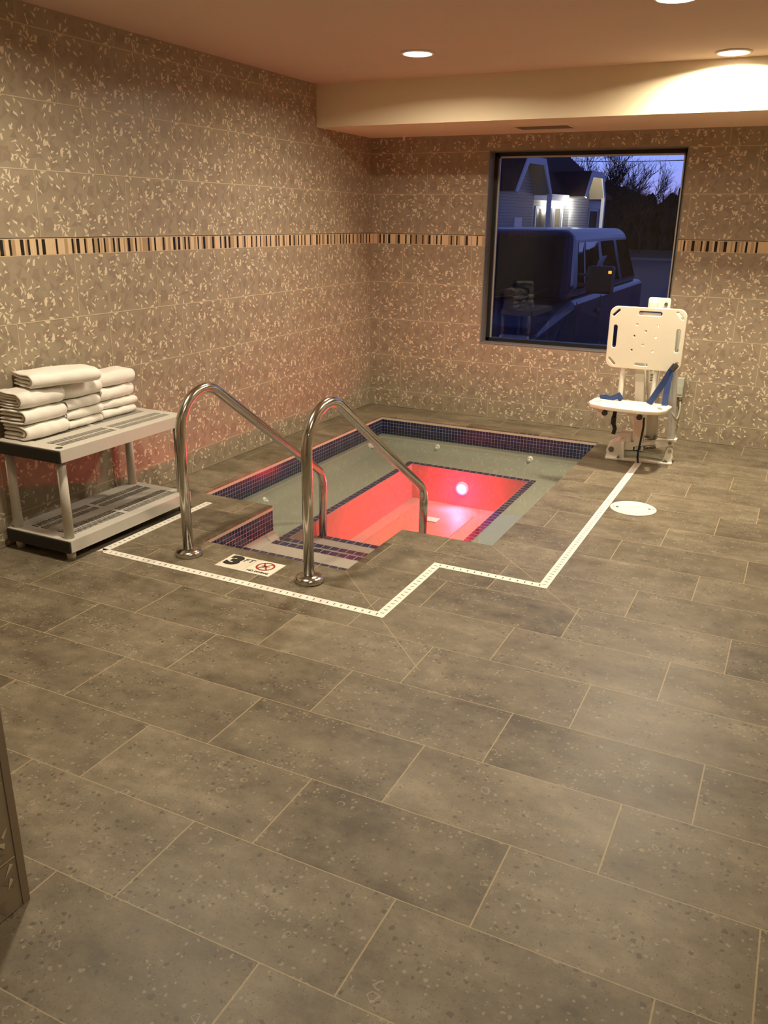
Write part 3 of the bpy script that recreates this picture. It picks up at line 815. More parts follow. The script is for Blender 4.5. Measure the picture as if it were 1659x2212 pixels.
# left hinge bracket with pivot
for y in (.028, .150):
    bm = bmesh.new(); prism(bm, [(.012, .012), (.002, .060), (.012, .088), (.030, .105), (.090, .135), (.120, .150), (.125, .012)], 'y', y, y + .010); in_base(bm); lobj('hinge_bracket', bm, W_)
bm = bmesh.new(); prism(bm, [(.095, .012), (.128, .012), (.118, .118), (.105, .118)], 'y', .014, .030); in_base(bm); lobj('gusset', bm, W_)
bm = bmesh.new(); cyl(bm, (.036, .028, .068), (.036, .020, .068), .019, .019, 24); cyl(bm, (.036, .020, .068), (.036, .016, .068), .010, .009, 6); in_base(bm); lobj('pivot_bolt', bm, 'zinc', 'dark pivot bolt')
# right bracket
for y in (.035, .150):
    bm = bmesh.new(); prism(bm, [(.385, .012), (.445, .012), (.447, .095), (.436, .112), (.415, .112), (.404, .100)], 'y', y, y + .009); in_base(bm); lobj('pivot_bracket', bm, W_)
bm = bmesh.new(); cyl(bm, (.425, .035, .090), (.425, .028, .090), .013, .013, 20); cyl(bm, (.425, .028, .090), (.425, .024, .090), .007, .007, 16); in_base(bm); lobj('pivot_bolt', bm, 'steel', 'bright pivot pin')
bm = bmesh.new(); cyl(bm, (.420, .034, .148), (.420, .027, .148), .012, .012, 20); in_base(bm); lobj('pivot_bolt', bm, 'zinc', 'dark pivot bolt')
# arms
bm = bmesh.new(); prism(bm, [(.125, .020), (.125, .052), (.20, .060), (.28, .052), (.41, .030), (.41, .014), (.28, .030), (.20, .034)], 'y', .060, .120); in_base(bm); lobj('lower_arm', bm, 'skin_grey')
bm = bmesh.new(); prism(bm, [(.110, .068), (.110, .118), (.24, .128), (.33, .150), (.435, .175), (.447, .160), (.445, .128), (.33, .100), (.262, .092), (.245, .070), (.18, .070)], 'y', .046, .140); in_base(bm)
lobj('upper_arm', bm, W_)
bm = bmesh.new(); box(bm, (.085, .055, .10), (.165, .165, .185), 0, .012); in_base(bm); lobj('counter_block', bm, W_)
# maker's mark on the upper arm
mk = BASE @ Matrix.Translation((.275, .0452, .098)) @ Matrix.Rotation(R(90), 4, 'X') @ Matrix.Rotation(R(11), 4, 'Z')
bm = bmesh.new(); prism(bm, [(-.098, -.014), (-.046, -.014), (-.040, .014), (-.092, .014)], 'z', .0, .0008); prism(bm, [(-.040, .0115), (.062, .0115), (.064, .0150), (-.040, .0150)], 'z', 0, .0008)
bmesh.ops.transform(bm, matrix=mk, verts=bm.verts[:]); lobj('logo_block', bm, 'print', 'black maker logo block')
lp(text('logo_lettering', 'SR', .027, 'white_plastic', None, mk @ Matrix.Translation((-.069, 0, .0010)), shear=.2, off=.0012, sx=1.25), 'white letters SR')
lp(text('logo_lettering', 'Smith', .028, 'print', None, mk @ Matrix.Translation((.012, -.002, .0006)), shear=.3, off=.0011, sx=1.35), 'black letters Smith')
# mast, actuator, rear post, leaning a few degrees towards the water
LEAN = Matrix(((1, 0, -.088, .0097), (0, 1, 0, 0), (0, 0, 1, 0), (0, 0, 0, 1)))
def leaned(bm): bmesh.ops.transform(bm, matrix=LEAN, verts=bm.verts[:]); return bm
bm = bmesh.new(); box(bm, (2.468, -.775, .110), (2.530, -.705, .985), 0, .006); lobj('mast', leaned(bm), W_)
bm = bmesh.new(); box(bm, (2.470, -.800, 1.030), (2.520, -.730, 1.085), 0, .008); lobj('mast_cap', bm, W_)
lp(plate('top_bracket', [rrect(.142, .078, .014, cx=2.522, cy=1.066)], .008, .0015, W_, None, Matrix.Translation((0, -.715, 0)) @ Matrix.Rotation(R(90), 4, 'X')))
bm = bmesh.new(); cyl(bm, (2.566, -.720, 1.066), (2.566, -.733, 1.066), .0115, .0105, 16); lobj('bracket_bolt', bm, 'zinc', 'grey bolt')
bm = bmesh.new(); cyl(bm, (2.576, -.68, .150), (2.576, -.68, .95), .040, .040, 32); lobj('actuator', leaned(bm), W_)
bm = bmesh.new(); cyl(bm, (2.566, -.68, .150), (2.566, -.68, .160), .046, .046, 32); cyl(bm, (2.600, -.715, .160), (2.600, -.715, .176), .010, .010, 14); lobj('actuator_collar', bm, 'zinc', 'grey collar')
bm = bmesh.new(); box(bm, (2.686, -.745, .165), (2.735, -.690, .980), 0, .003); box(bm, (2.696, -.749, .18), (2.707, -.744, .97)); box(bm, (2.715, -.749, .18), (2.726, -.744, .97)); lobj('rear_post', leaned(bm), 'alu')
bm = bmesh.new(); box(bm, (2.680, -.758, .155), (2.745, -.680, .170), 0, .002); lobj('post_foot', bm, W_)
bm = bmesh.new(); box(bm, (2.545, -.742, .76), (2.700, -.655, 1.010), 0, .022); lobj('battery_box', bm, 'skin_grey', 'pale grey battery housing behind the backrest')
bm = bmesh.new(); box(bm, (2.516, -.748, .545), (2.580, -.738, .660)); lobj('label_plate', bm, W_)
bm = bmesh.new(); box(bm, (2.520, -.7495, .552), (2.551, -.7480, .612)); lobj('instruction_label', bm, 'sign', 'small white instruction label')
bm = bmesh.new()
for k in range(5): box(bm, (2.523, -.7500, .558 + k * .0105), (2.541 + .007 * ((k * 5) % 2), -.7495, .5625 + k * .0105))
lobj('label_print', bm, 'print')
bm = bmesh.new(); box(bm, (2.553, -.7495, .552), (2.566, -.7480, .612)); lobj('warning_strip', bm, 'orange', 'orange warning strip')
bm = bmesh.new(); prism(bm, [(2.520, .622), (2.552, .640), (2.547, .648), (2.520, .636)], 'y', -.7495, -.748); lobj('warning_print', bm, 'print')
# backrest
BC = (2.4795, -.853, .8475); bw, bh = .490, .405
holes = [slot_pts(-.200, .005, .150, .026, R(90)), slot_pts(.205, .000, .150, .026, R(90)), slot_pts(.015, .165, .150, .026, 0), slot_pts(-.008, -.170, .082, .016, 0)]
for sx, sy in ((-1, 1), (1, 1), (-1, -1), (1, -1)): holes.append(slot_pts(sx * .203, sy * .160, .062, .014, R(45) * (-sx * sy)))
for hx, hy in ((-.062, .090), (.075, .090), (-.001, .050), (-.072, .015), (.066, .015), (-.010, -.040), (-.080, -.078), (.056, -.078)):
    holes.append([(hx + .0055 * math.cos(i * .5236), hy + .0055 * math.sin(i * .5236)) for i in range(12)])
UP = Matrix.Rotation(R(90), 4, 'X')
lp(plate('backrest', [rrect(bw, bh, .052, 10)] + holes, .018, .004, 'ivory', None, Matrix.Translation(BC) @ UP), 'ivory slotted backrest')
bm = bmesh.new(); cyl(bm, (2.415, -.838, 1.005), (2.555, -.838, 1.005), .011, .011, 16); lobj('backrest_bar', bm, W_)
for x0, x1 in ((2.353, 2.352), (2.572, 2.568)):
    bm = bmesh.new(); tube(bm, [(x0, -.830, .98), (x0, -.832, .66), (x1, -.845, .43), (x1, -.85, .38)], .0175, 20); lobj('back_tube', bm, W_)
# seat
SE = Matrix.Translation((2.4375, -.975, .412)) @ Matrix.Rotation(R(-5.2), 4, 'Z')
sw, sd = .520, .300
so = [(-.26, .12), (-.235, .15), (.235, .15), (.26, .12), (.26, .02), (.215, -.125), (.12, -.148), (0, -.152), (-.12, -.148), (-.235, -.125), (-.26, -.08)]
so = [(-.260, .110), (-.225, .150), (.225, .150), (.260, .110), (.258, -.040), (.225, -.112), (.13, -.146), (0, -.152), (-.13, -.146), (-.225, -.112), (-.258, -.040)]
lp(plate('seat', [so, slot_pts(-.205, .005, .085, .026, R(70)), slot_pts(.205, .005, .085, .026, R(110))], .026, .005, 'ivory', None, SE), 'ivory seat board with hand slots')
for x in (-.115, .115):
    bm = bmesh.new(); cyl(bm, (x, .16, -.034), (x, -.128, -.034), .018, .018, 20); bmesh.ops.transform(bm, matrix=SE, verts=bm.verts[:]); lobj('seat_tube', bm, W_)
    bm = bmesh.new(); cyl(bm, (x, -.128, -.034), (x, -.145, -.034), .0195, .017, 20); bmesh.ops.transform(bm, matrix=SE, verts=bm.verts[:]); lobj('tube_cap', bm, 'black', 'black round tube end cap')
bm = bmesh.new(); box(bm, (-.185, -.07, -.078), (-.135, -.03, -.012), 0, .003); bmesh.ops.transform(bm, matrix=SE, verts=bm.verts[:]); lobj('seat_bracket', bm, W_)
bm = bmesh.new(); box(bm, (-.16, .08, -.052), (.20, .14, -.014), 0, .003); bmesh.ops.transform(bm, matrix=SE, verts=bm.verts[:]); lobj('seat_crossbar', bm, W_)
bm = bmesh.new(); box(bm, (2.43, -.93, .34), (2.53, -.70, .395), 0, .005); lobj('seat_carrier', bm, W_)
# belts
bm = bmesh.new(); tube(bm, [(2.693, -.868, .695), (2.668, -.880, .655), (2.640, -.890, .590), (2.590, -.905, .490), (2.560, -.915, .430)], 0, flat=(.003, .042)); lobj('seat_belt', bm, 'blue', 'blue webbing belt')
bm = bmesh.new(); tube(bm, [(2.668, -.876, .652), (2.662, -.882, .590), (2.658, -.89, .50), (2.660, -.90, .429)], 0, flat=(.003, .038)); lobj('seat_belt', bm, 'blue', 'blue webbing belt')
bm = bmesh.new(); tube(bm, [(2.702, -.866, .700), (2.688, -.874, .682), (2.672, -.880, .660)], 0, flat=(.006, .028)); lobj('belt_buckle', bm, 'zinc', 'grey buckle')
bm = bmesh.new(); tube(bm, [(2.226, -.865, .431), (2.262, -.872, .440), (2.300, -.880, .436), (2.334, -.886, .450), (2.352, -.888, .468), (2.368, -.886, .446), (2.352, -.880, .432)], .0, flat=(.012, .036)); lobj('belt_coil', bm, 'blue', 'coiled blue belt end')
bm = bmesh.new(); tube(bm, [(2.345, -.90, .395), (2.340, -.90, .330), (2.338, -.90, .275), (2.352, -.90, .235), (2.345, -.90, .195)], 0, flat=(.007, .026)); lobj('hanging_strap', bm, 'black_web', 'black hanging strap')
bm = bmesh.new(); box(bm, (2.322, -.912, .262), (2.354, -.890, .318), 0, .004); lobj('strap_buckle', bm, 'black', 'black strap buckle')
bm = bmesh.new(); tube(bm, [(2.536, -.905, .36), (2.540, -.900, .27), (2.530, -.890, .16), (2.522, -.885, .10), (2.522, -.884, .05), (2.530, -.892, .012)], 0, flat=(.005, .013)); lobj('tie_strap', bm, 'black_web', 'thin black tie strap')
bm = bmesh.new(); tube(bm, [(2.665, -.80, .39), (2.70, -.80, .36), (2.735, -.78, .305)], .008, 10); lobj('hand_control_cord', bm, 'skin_grey')

# charger box on the wall
cb = tag(empty('wall_box', (2.65, -.02, .40)), 'pale grey green box with cable on the back wall behind the lift', 'control box')
def cpart(n, bm, m):
    o = obj(n, bm, m, cb); o.matrix_parent_inverse = Matrix.Translation(-cb.location)
bm = bmesh.new(); box(bm, (2.618, -.046, .330), (2.668, -.001, .478), 0, .006); cpart('case', bm, 'skin_grey')
bm = bmesh.new(); box(bm, (2.624, -.050, .352), (2.662, -.045, .420), 0, .002); cpart('cover', bm, 'skin_grey')
bm = bmesh.new(); cyl(bm, (2.655, -.028, .336), (2.655, -.028, .305), .012, .010, 16); cpart('gland', bm, 'skin_grey')
bm = bmesh.new(); tube(bm, [(2.655, -.028, .31), (2.662, -.03, .25), (2.660, -.045, .19), (2.645, -.06, .150), (2.625, -.09, .165), (2.60, -.13, .22)], .006, 10); cpart('cable', bm, 'skin_grey')

# white plastic chair just outside the picture, one foot showing
ch = tag(empty('plastic_chair', (3.62, -.36, 0)), 'white plastic chair by the back wall, only a foot showing at the frame edge', 'chair')
def chp(n, bm):
    obj(n, bm, 'white_plastic', ch)
for x, y in ((-.235, -.0), (.225, -.0), (-.225, .30), (.225, .30)):
    bm = bmesh.new(); tube(bm, [(x, y, 0), (x, y, .03), (x * .96, y, .06), (x * .86, y, .43)], [.028, .034, .024, .020], 14); chp('leg', bm)
bm = bmesh.new(); box(bm, (-.23, -.04, .42), (.23, .32, .45), 0, .01); chp('seat', bm)
bm = bmesh.new(); box(bm, (-.22, .27, .44), (.22, .30, .82), 0, .01); chp('backrest', bm)

# ------------------------------------------------------------------ ceiling fittings
def downlight(x, y, label, r=.082):
    t = tag(empty('downlight', (x, y, CEIL)), label, 'ceiling light', 'recessed ceiling downlights')
    bm = bmesh.new(); lathe(bm, [(r + .018, -.0005), (r + .016, -.006), (r + .002, -.009), (r, -.004), (r, -.0005)], seg=40); obj('trim_ring', bm, 'trim_white', t)
    bm = bmesh.new(); lathe(bm, [(r, -.0055), (r * .8, -.0105), (.001, -.0125)], seg=40); obj('lens', bm, 'lens', t)
downlight(1.161, -1.700, 'glowing recessed downlight above the spa, left one in the photo')
downlight(2.815, -1.075, 'brightest recessed downlight, close to the ceiling beam at right')
downlight(2.700, -2.445, 'recessed downlight cut off by the top picture edge')
def lamp(x, y, power, size=.15, spread=164, z=CEIL - .016):
    L = bpy.data.lights.new('downlight_lamp', 'AREA'); L.shape = 'DISK'; L.size = size; L.energy = power
    L.color = (1.0, .865, .66); L.spread = R(spread)
    o = bpy.data.objects.new('downlight_lamp', L); o.location = (x, y, z); link(o); return o
P0 = 27.0
lamp(1.161, -1.700, P0); lamp(2.815, -1.075, P0 * 2.6); lamp(2.700, -2.445, P0 * .6)
lamp(1.05, -4.10, P0 * 1.25); lamp(2.75, -4.65, P0 * .6); lamp(3.4, -6.4, P0 * .2)
# red light of the underwater lamp, thrown across the well
L = bpy.data.lights.new('underwater_lamp', 'AREA'); L.shape = 'DISK'; L.size = .085; L.energy = 80.0; L.color = (1.0, .006, .012); L.spread = R(120)
o = bpy.data.objects.new('underwater_lamp', L); o.location = (LX, -.862, LZ); o.rotation_euler = (R(-90 + 34), 0, 0); link(o)
L = bpy.data.lights.new('added_scatter_glow', 'POINT'); L.energy = 22.0; L.color = (1.0, .010, .050); L.shadow_soft_size = .05  # added point light, stands in for red light scattered by the water
o = bpy.data.objects.new('added_scatter_glow', L); o.location = (LX, -1.01, LZ - .01); link(o)
# soffit vent
vt = tag(empty('ceiling_vent', (1.56, -.40, SOFF)), 'dark slotted air vent in the underside of the beam', 'vent')
bm = bmesh.new()
for lo, hi in (((-.21, -.13, -.006), (.21, -.11, 0)), ((-.21, .11, -.006), (.21, .13, 0)), ((-.21, -.11, -.006), (-.19, .11, 0)), ((.19, -.11, -.006), (.21, .11, 0))): box(bm, lo, hi)
obj('frame', bm, 'paint', vt)
bm = bmesh.new()
for k in range(9): box(bm, (-.19, -.105 + k * .024, -.005), (.19, -.097 + k * .024, -.001))
obj('grille', bm, 'vent', vt)
bm = bmesh.new(); box(bm, (-.19, -.11, -.001), (.19, .11, -.0002)); obj('duct_back', bm, 'dark', vt)
sp = tag(empty('ceiling_sprinkler', (.335, -.10, SOFF)), 'small white sprinkler head under the beam in the corner', 'sprinkler')
bm = bmesh.new(); lathe(bm, [(.022, 0), (.020, -.006), (.008, -.008), (.008, -.028), (.003, -.030)], seg=18); obj('body', bm, 'white_plastic', sp)
bm = bmesh.new(); lathe(bm, [(.016, -.034), (.016, -.036), (.002, -.037)], seg=18); obj('deflector', bm, 'white_plastic', sp)

# ------------------------------------------------------------------ outside
GZ = -.46
M['asphalt'] = simple('wet_asphalt', (.024, .025, .028), .6, var=.25, scale=2)
M['lawn'] = simple('winter_grass', (.060, .055, .030), .95, var=.35, scale=3)
M['kerb'] = simple('concrete_kerb', (.26, .26, .26), .8, var=.1)
structure(boxm('ground', (-40, .21, GZ - .1), (40, 90, GZ), 'asphalt'))
structure(boxm('lawn', (-40, 47, GZ), (40, 90, GZ + .03), 'lawn'))
structure(boxm('kerb_1', (-40, 46.7, GZ), (40, 47, GZ + .13), 'kerb'))
# vehicle
M['truck_paint'] = simple('dark_blue_car_paint', (.018, .028, .075), .22, .2, var=.05, Coat_Weight=0.0) if False else simple('dark_blue_car_paint', (.0055, .016, .066), .30, .1, var=.05)
M['car_glass'] = simple('dark_car_glass', (.004, .005, .006), .03, 0, var=.1, spec=.3)
M['tyre'] = simple('tyre_rubber', (.010, .010, .010), .7)
M['amber'] = emit('amber_marker', (1.0, .28, .03), 2.5)
M['headlamp'] = simple('headlamp_glass', (.30, .32, .36), .12, .3, var=.1)
tk = tag(empty('van', (0, 4.5, GZ)), 'dark blue van parked outside the window with a big black mirror', 'van')
def tp(n, bm, m, label=None, bev=0.0, **k):
    o = obj(n, bm, m, tk, **k); o.matrix_parent_inverse = Matrix.Translation(-tk.location)
    if bev: b = o.modifiers.new('round', 'BEVEL'); b.width = bev; b.segments = 4; b.limit_method = 'ANGLE'; b.angle_limit = R(25)
    if label: o['label'] = label
    return o
bm = bmesh.new(); prism(bm, [(1.95, -.22), (1.90, .25), (2.02, .50), (2.45, .60), (3.25, .72), (7.6, .74), (7.6, -.22)], 'x', -1.0, 1.0)
for v in bm.verts:
    if v.co.y < 2.1: v.co.x *= .88
tp('body', bm, 'truck_paint', bev=.09)
gb = [(-.955, 3.05, .71), (.955, 3.05, .71), (.955, 7.4, .71), (-.955, 7.4, .71)]
gt = [(-.70, 4.02, 1.49), (.70, 4.02, 1.49), (.74, 7.1, 1.50), (-.74, 7.1, 1.50)]
bm = bmesh.new(); A_ = [bm.verts.new(p) for p in gb]; B_ = [bm.verts.new(p) for p in gt]
bm.faces.new(A_); bm.faces.new(B_)
for i in range(4): bm.faces.new((A_[i], A_[(i + 1) % 4], B_[(i + 1) % 4], B_[i]))
tp('cab', bm, 'truck_paint', bev=.13)
def face_pane(c, u0, u1, v0, v1, off=.006, inset=None):
    """pane on the quad c (4 corners: b0 b1 t1 t0), given in fractions"""
    c = [Vector(p) for p in c]; n = (c[1] - c[0]).cross(c[3] - c[0]).normalized()
    def P(u, v): return (c[0] * (1 - u) + c[1] * u) * (1 - v) + (c[3] * (1 - u) + c[2] * u) * v
    return [P(u, v) + n * off for u, v in ((u0, v0), (u1, v0), (u1, v1), (u0, v1))], n
bm = bmesh.new()
pts, n = face_pane([gb[0], gb[1], gt[1], gt[0]], .055, .945, .05, .90); prism_pts = pts
A2 = [bm.verts.new(p) for p in pts]; B2 = [bm.verts.new(p - n * .02) for p in pts]
bm.faces.new(A2); bm.faces.new(B2)
for i in range(4): bm.faces.new((A2[i], A2[(i + 1) % 4], B2[(i + 1) % 4], B2[i]))
tp('windscreen', bm, 'car_glass', 'dark windscreen')
for side in (1, -1):
    c = [gb[1], gb[2], gt[2], gt[1]] if side > 0 else [gb[3], gb[0], gt[0], gt[3]]
    for u0, u1 in ((.10, .175), (.20, .40), (.45, .68), (.73, .95)):
        if side < 0: u0, u1 = 1 - u1, 1 - u0
        bm = bmesh.new(); pts, n = face_pane(c, u0, u1, .14, .80)
        A2 = [bm.verts.new(p) for p in pts]; B2 = [bm.verts.new(p - n * .02) for p in pts]
        bm.faces.new(A2); bm.faces.new(B2)
        for i in range(4): bm.faces.new((A2[i], A2[(i + 1) % 4], B2[(i + 1) % 4], B2[i]))
        tp('side_window', bm, 'car_glass', 'dark side window')
    s = side
    bm = bmesh.new(); box(bm, (s * 1.18 - .13, 3.46, .79), (s * 1.18 + .17 * (1 if s > 0 else .8), 3.62, 1.10), 0, .03); tp('mirror', bm, 'black', 'large black door mirror')
    bm = bmesh.new(); box(bm, (min(s * .94, s * 1.10), 3.50, .86), (max(s * .94, s * 1.10), 3.56, .90)); tp('mirror_arm', bm, 'black'); bm = bmesh.new(); box(bm, (min(s * .94, s * 1.10), 3.50, .98), (max(s * .94, s * 1.10), 3.56, 1.01)); tp('mirror_arm', bm, 'black')
    bm = bmesh.new(); box(bm, (s * .70 - .16, 1.90, .28), (s * .70 + .16, 1.99, .45), 0, .03); tp('headlight', bm, 'headlamp')
    bm = bmesh.new(); box(bm, (s * 1.004 - .004, 3.28, -.12), (s * 1.004 + .004, 3.292, .70)); tp('door_seam', bm, 'dark'); bm = bmesh.new(); box(bm, (s * 1.004 - .004, 4.55, -.12), (s * 1.004 + .004, 4.562, .70)); tp('door_seam', bm, 'dark')
    bm = bmesh.new(); box(bm, (s * 1.02 - .02, 4.28, .50), (s * 1.02 + .02, 4.48, .54), 0, .01); tp('door_handle', bm, 'black')
    for y in (2.65, 6.4):
        bm = bmesh.new(); cyl(bm, (s * .78, y, GZ + .36), (s * 1.01, y, GZ + .36), .36, .36, 32); tp('wheel', bm, 'tyre')
        bm = bmesh.new(); cyl(bm, (s * 1.0, y, GZ + .36), (s * 1.03, y, GZ + .36), .22, .19, 28); tp('wheel_rim', bm, 'zinc')
bm = bmesh.new(); box(bm, (1.30, 3.452, 1.02), (1.335, 3.464, 1.05)); tp('marker_lamp', bm, 'amber', 'amber marker lamp on the mirror')
bm = bmesh.new(); box(bm, (-.90, 1.80, -.20), (.90, 1.96, .02), 0, .04); tp('bumper', bm, 'black')
bm = bmesh.new()
for k in range(5): box(bm, (-.46, 1.885, .08 + k * .07), (.46, 1.90, .12 + k * .07))
tp('grille', bm, 'black')
bm = bmesh.new(); tube(bm, [(-.40, 2.93, .735), (.12, 3.00, .80), (.30, 3.06, .86)], .009, 8); tube(bm, [(.10, 2.93, .735), (.60, 3.00, .80), (.72, 3.06, .86)], .009, 8); tp('wiper', bm, 'black')

# house beyond the car park; local frame: x along the facade, y outward, z up
hd = Vector((.139, .990, 0)).normalized()
HO = Vector((-8.4, 30, 0))
HM = Matrix.Translation(HO) @ Matrix((hd, Vector((hd.y, -hd.x, 0)), Vector((0, 0, 1)))).transposed().to_4x4()
M['siding'] = simple('grey_lap_siding', (.22, .235, .27), .7, var=.05)
def lap():
    t = NT('grey_lap_siding'); P = t.pos(); sx = t.n('ShaderNodeSeparateXYZ'); t.put(sx.inputs[0], P)
    f = t.math('FRACT', t.math('DIVIDE', sx.outputs[2], .12))
    c = t.mix(t.math('LESS_THAN', f, .14), (.30, .31, .34), (.10, .10, .12))
    t.pbr(c, .7, normal=t.bump(f, .5, .02)); return t.m
M['siding'] = lap()
M['roof'] = simple('brown_shingle', (.055, .030, .030), .9, var=.35, scale=4)
M['white_trim'] = simple('white_house_trim', (.62, .64, .70), .6, var=.04)
M['soffit'] = simple('tan_soffit', (.42, .36, .26), .7, var=.05)
M['house_glass'] = simple('curtained_window', (.10, .088, .065), .3, var=.3, scale=3)
M['strip_lamp'] = emit('porch_lamp', (1.0, .90, .74), 22.0)
M['small_lamp'] = emit('soffit_lamp', (1.0, .82, .55), 14.0)
hs = tag(empty('house', (0, 0, 0)), 'grey sided building with clipped gables and lit porch across the car park', 'house')
hs.matrix_world = HM
def hp(n, bm, m, label=None):
    o = obj(n, bm, m, hs)
    if label: o['label'] = label
    return o
EZ = 2.72
bm = bmesh.new(); box(bm, (-12, -7, GZ), (10.3, 0, EZ)); hp('wall', bm, 'siding')
bm = bmesh.new(); prism(bm, [(.45, EZ), (.45, EZ + .08), (-3.5, 6.4), (-7.5, EZ + .08), (-7.5, EZ)], 'x', -12.5, 10.5)
for v in bm.verts:
    if v.co.x > 5 and v.co.z > 5: v.co.x -= 1.6
hp('roof', bm, 'roof')
bm = bmesh.new(); box(bm, (-12.5, .40, EZ - .22), (-2.75, .50, EZ + .06)); box(bm, (.72, .40, EZ - .22), (4.55, .50, EZ + .06)); hp('fascia', bm, 'white_trim')
def gable(s0, s1, a0, a1, za, lamp_s):
    D0, D1, DW = 0.0, 1.25, .50; ze = EZ
    out = [(s0, ze), (a0, za), (a1, za), (s1, ze)]
    bm = bmesh.new()                                     # wall under the gable
    prism(bm, [(s0 + .12, GZ), (s0 + .12, ze), (a0, za - .1), (a1, za - .1), (s1 - .06, ze), (s1 - .06, GZ)], 'y', -.4, DW); hp('gable_wall', bm, 'siding')
    bm = bmesh.new()                                     # soffit lining
    for (p, q) in zip(out, out[1:]):
        quad(bm, [(p[0], D0, p[1] - .05), (q[0], D0, q[1] - .05), (q[0], D1, q[1] - .05), (p[0], D1, p[1] - .05)])
    hp('gable_soffit', bm, 'soffit')
    bm = bmesh.new()                                     # roof planes over it, running back into the main roof
    for (p, q) in zip(out, out[1:]):
        quad(bm, [(p[0], -4, p[1] + .02), (q[0], -4, q[1] + .02), (q[0], D1, q[1] + .02), (p[0], D1, p[1] + .02)])
    hp('gable_roof', bm, 'roof')
    bm = bmesh.new(); inn = [(s0 + .16, ze - .05), (a0 + .12, za - .26), (a1 - .12, za - .26), (s1 - .16, ze - .05)]
    for i in range(3):
        prism(bm, [out[i], out[i + 1], inn[i + 1], inn[i]], 'y', D1, D1 + .06)
    box(bm, (s0 - .02, D1, GZ), (s0 + .14, D1 + .06, ze)) if False else None
    box(bm, (s1 - .16, D1 - .10, GZ), (s1, D1 + .06, ze)); hp('gable_trim', bm, 'white_trim')
    bm = bmesh.new(); cyl(bm, (lamp_s, .98, za - .07), (lamp_s, .98, za - .10), .10, .10, 16); hp('soffit_light', bm, 'small_lamp', 'small lit soffit lamp')
gable(-2.75, .72, -1.79, -.10, 4.05, -.85)
gable(4.53, 7.13, 5.18, 6.57, 3.84, 5.75)
def hwin(s0, s1, z0, z1, y, n=1):
    bm = bmesh.new(); box(bm, (s0 - .12, y, z0 - .1), (s1 + .12, y + .05, z1 + .12)); w_ = hp('window', bm, 'white_trim', 'white framed window')
    bm = bmesh.new(); box(bm, (s0, y + .04, z0), (s1, y + .06, z1)); o = obj('pane', bm, 'house_glass', w_)
hwin(-4.2, -3.3, -.1, 2.3, 0.0); hwin(2.05, 3.0, .1, 2.15, 0.0); hwin(6.15, 7.0, .0, 2.15, 0.0); hwin(8.45, 9.5, -.1, 2.15, 0.0); hwin(3.35, 5.7, -.4, 2.2, 0.0)
bm = bmesh.new(); box(bm, (-1.15, .50, GZ), (-.45, .54, 1.75)); hp('door', bm, 'white_trim')
bm = bmesh.new(); box(bm, (8.2, 0, 2.28), (9.9, .05, 2.68)); hp('gable_board', bm, 'white_trim')
for s0, s1 in ((2.58, 3.20), (3.45, 4.20), (4.55, 5.12)):
    bm = bmesh.new(); box(bm, (s0, .30, 2.36), (s1, .48, 2.52)); hp('porch_light', bm, 'strip_lamp', 'bright white porch light')
for s in (3.14, 4.04):
    bm = bmesh.new(); box(bm, (s - .05, .34, GZ), (s + .05, .44, 2.5)); hp('porch_post', bm, 'white_trim')
for s, z, e_ in ((4.5, 2.2, 130), (5.75, 3.55, 14)):
    L = bpy.data.lights.new('porch_lamp', 'POINT'); L.energy = e_; L.color = (1, .88, .7); L.shadow_soft_size = .2
    o = bpy.data.objects.new('porch_lamp', L); o.location = HM @ Vector((s, .98, z)); link(o)
# bare trees
M['bark'] = simple('dark_bark', (.016, .014, .015), .9, var=.3)
def tree(x, y, h, seed, label, spread=.55, tips=5):
    r = random.Random(seed); bm = bmesh.new(); root = tag(empty('bare_tree', (x, y, GZ)), label, 'tree', 'bare trees beyond the car park')
    trunk = bmesh.new()
    tube(trunk, [(0, 0, 0), (.05, 0, h * .15), (.0, .05, h * .32)], [.045 * h * .35, .035 * h * .35, .028 * h * .35], 8)
    def grow(p, d, L, rad, lev):
        pts = [p]; q = p
        for k in range(3):
            d = (d + Vector((r.gauss(0, .12), r.gauss(0, .12), r.gauss(.04, .08)))).normalized(); q = q + d * L / 3; pts.append(q)
        tube(bm, pts, [rad, rad * .85, rad * .7, rad * .5], 4 if lev > 1 else 6)
        if lev >= 5: return
        for k in range(3 if lev < 2 else 4):
            i = r.choice((1, 2, 3)); a = r.uniform(0, 6.28); s = r.uniform(.5, 1.0) * spread * 1.3
            nd = (d + Vector((math.cos(a) * s, math.sin(a) * s, r.uniform(-.15, .4)))).normalized()
            grow(pts[i], nd, L * r.uniform(.58, .82), rad * .68, lev + 1)
    for k in range(tips):
        a = k * 6.28 / tips + r.uniform(-.4, .4); grow(Vector((0, .05, h * r.uniform(.16, .32))), Vector((math.cos(a) * spread, math.sin(a) * spread, 1)).normalized(), h * .30, .010 * h * .35 + .018, 1)
    obj('trunk', trunk, 'bark', root); obj('branches', bm, 'bark', root)
tree(-8.0, 44, 6.5, 3, 'tallest bare tree, just right of the building', .6, 6)
tree(-8.1, 51, 6.4, 4, 'dense bare tree second from the building, beyond the lot', .65, 6)
tree(-8.0, 58, 5.9, 5, 'bare tree third from the building, thin crown against the sky', .55, 5)
tree(-4.7, 54, 4.7, 6, 'lowest bare tree, at the window edge farthest from the building', .6, 5)
M['thicket'] = simple('dark_thicket', (.016, .016, .017), .95, var=.4, scale=3)
bm = bmesh.new(); r = random.Random(8)
prof = [(-40, 5.2), (-14, 5.2), (-11.5, 4.5), (-9.7, 3.7), (-8.9, 3.5), (-7.8, 3.7), (-6.8, 4.4), (-3, 6.0), (4, 9.0), (40, 9.5)]
xs_ = [i * .22 for i in range(-120, 180)]
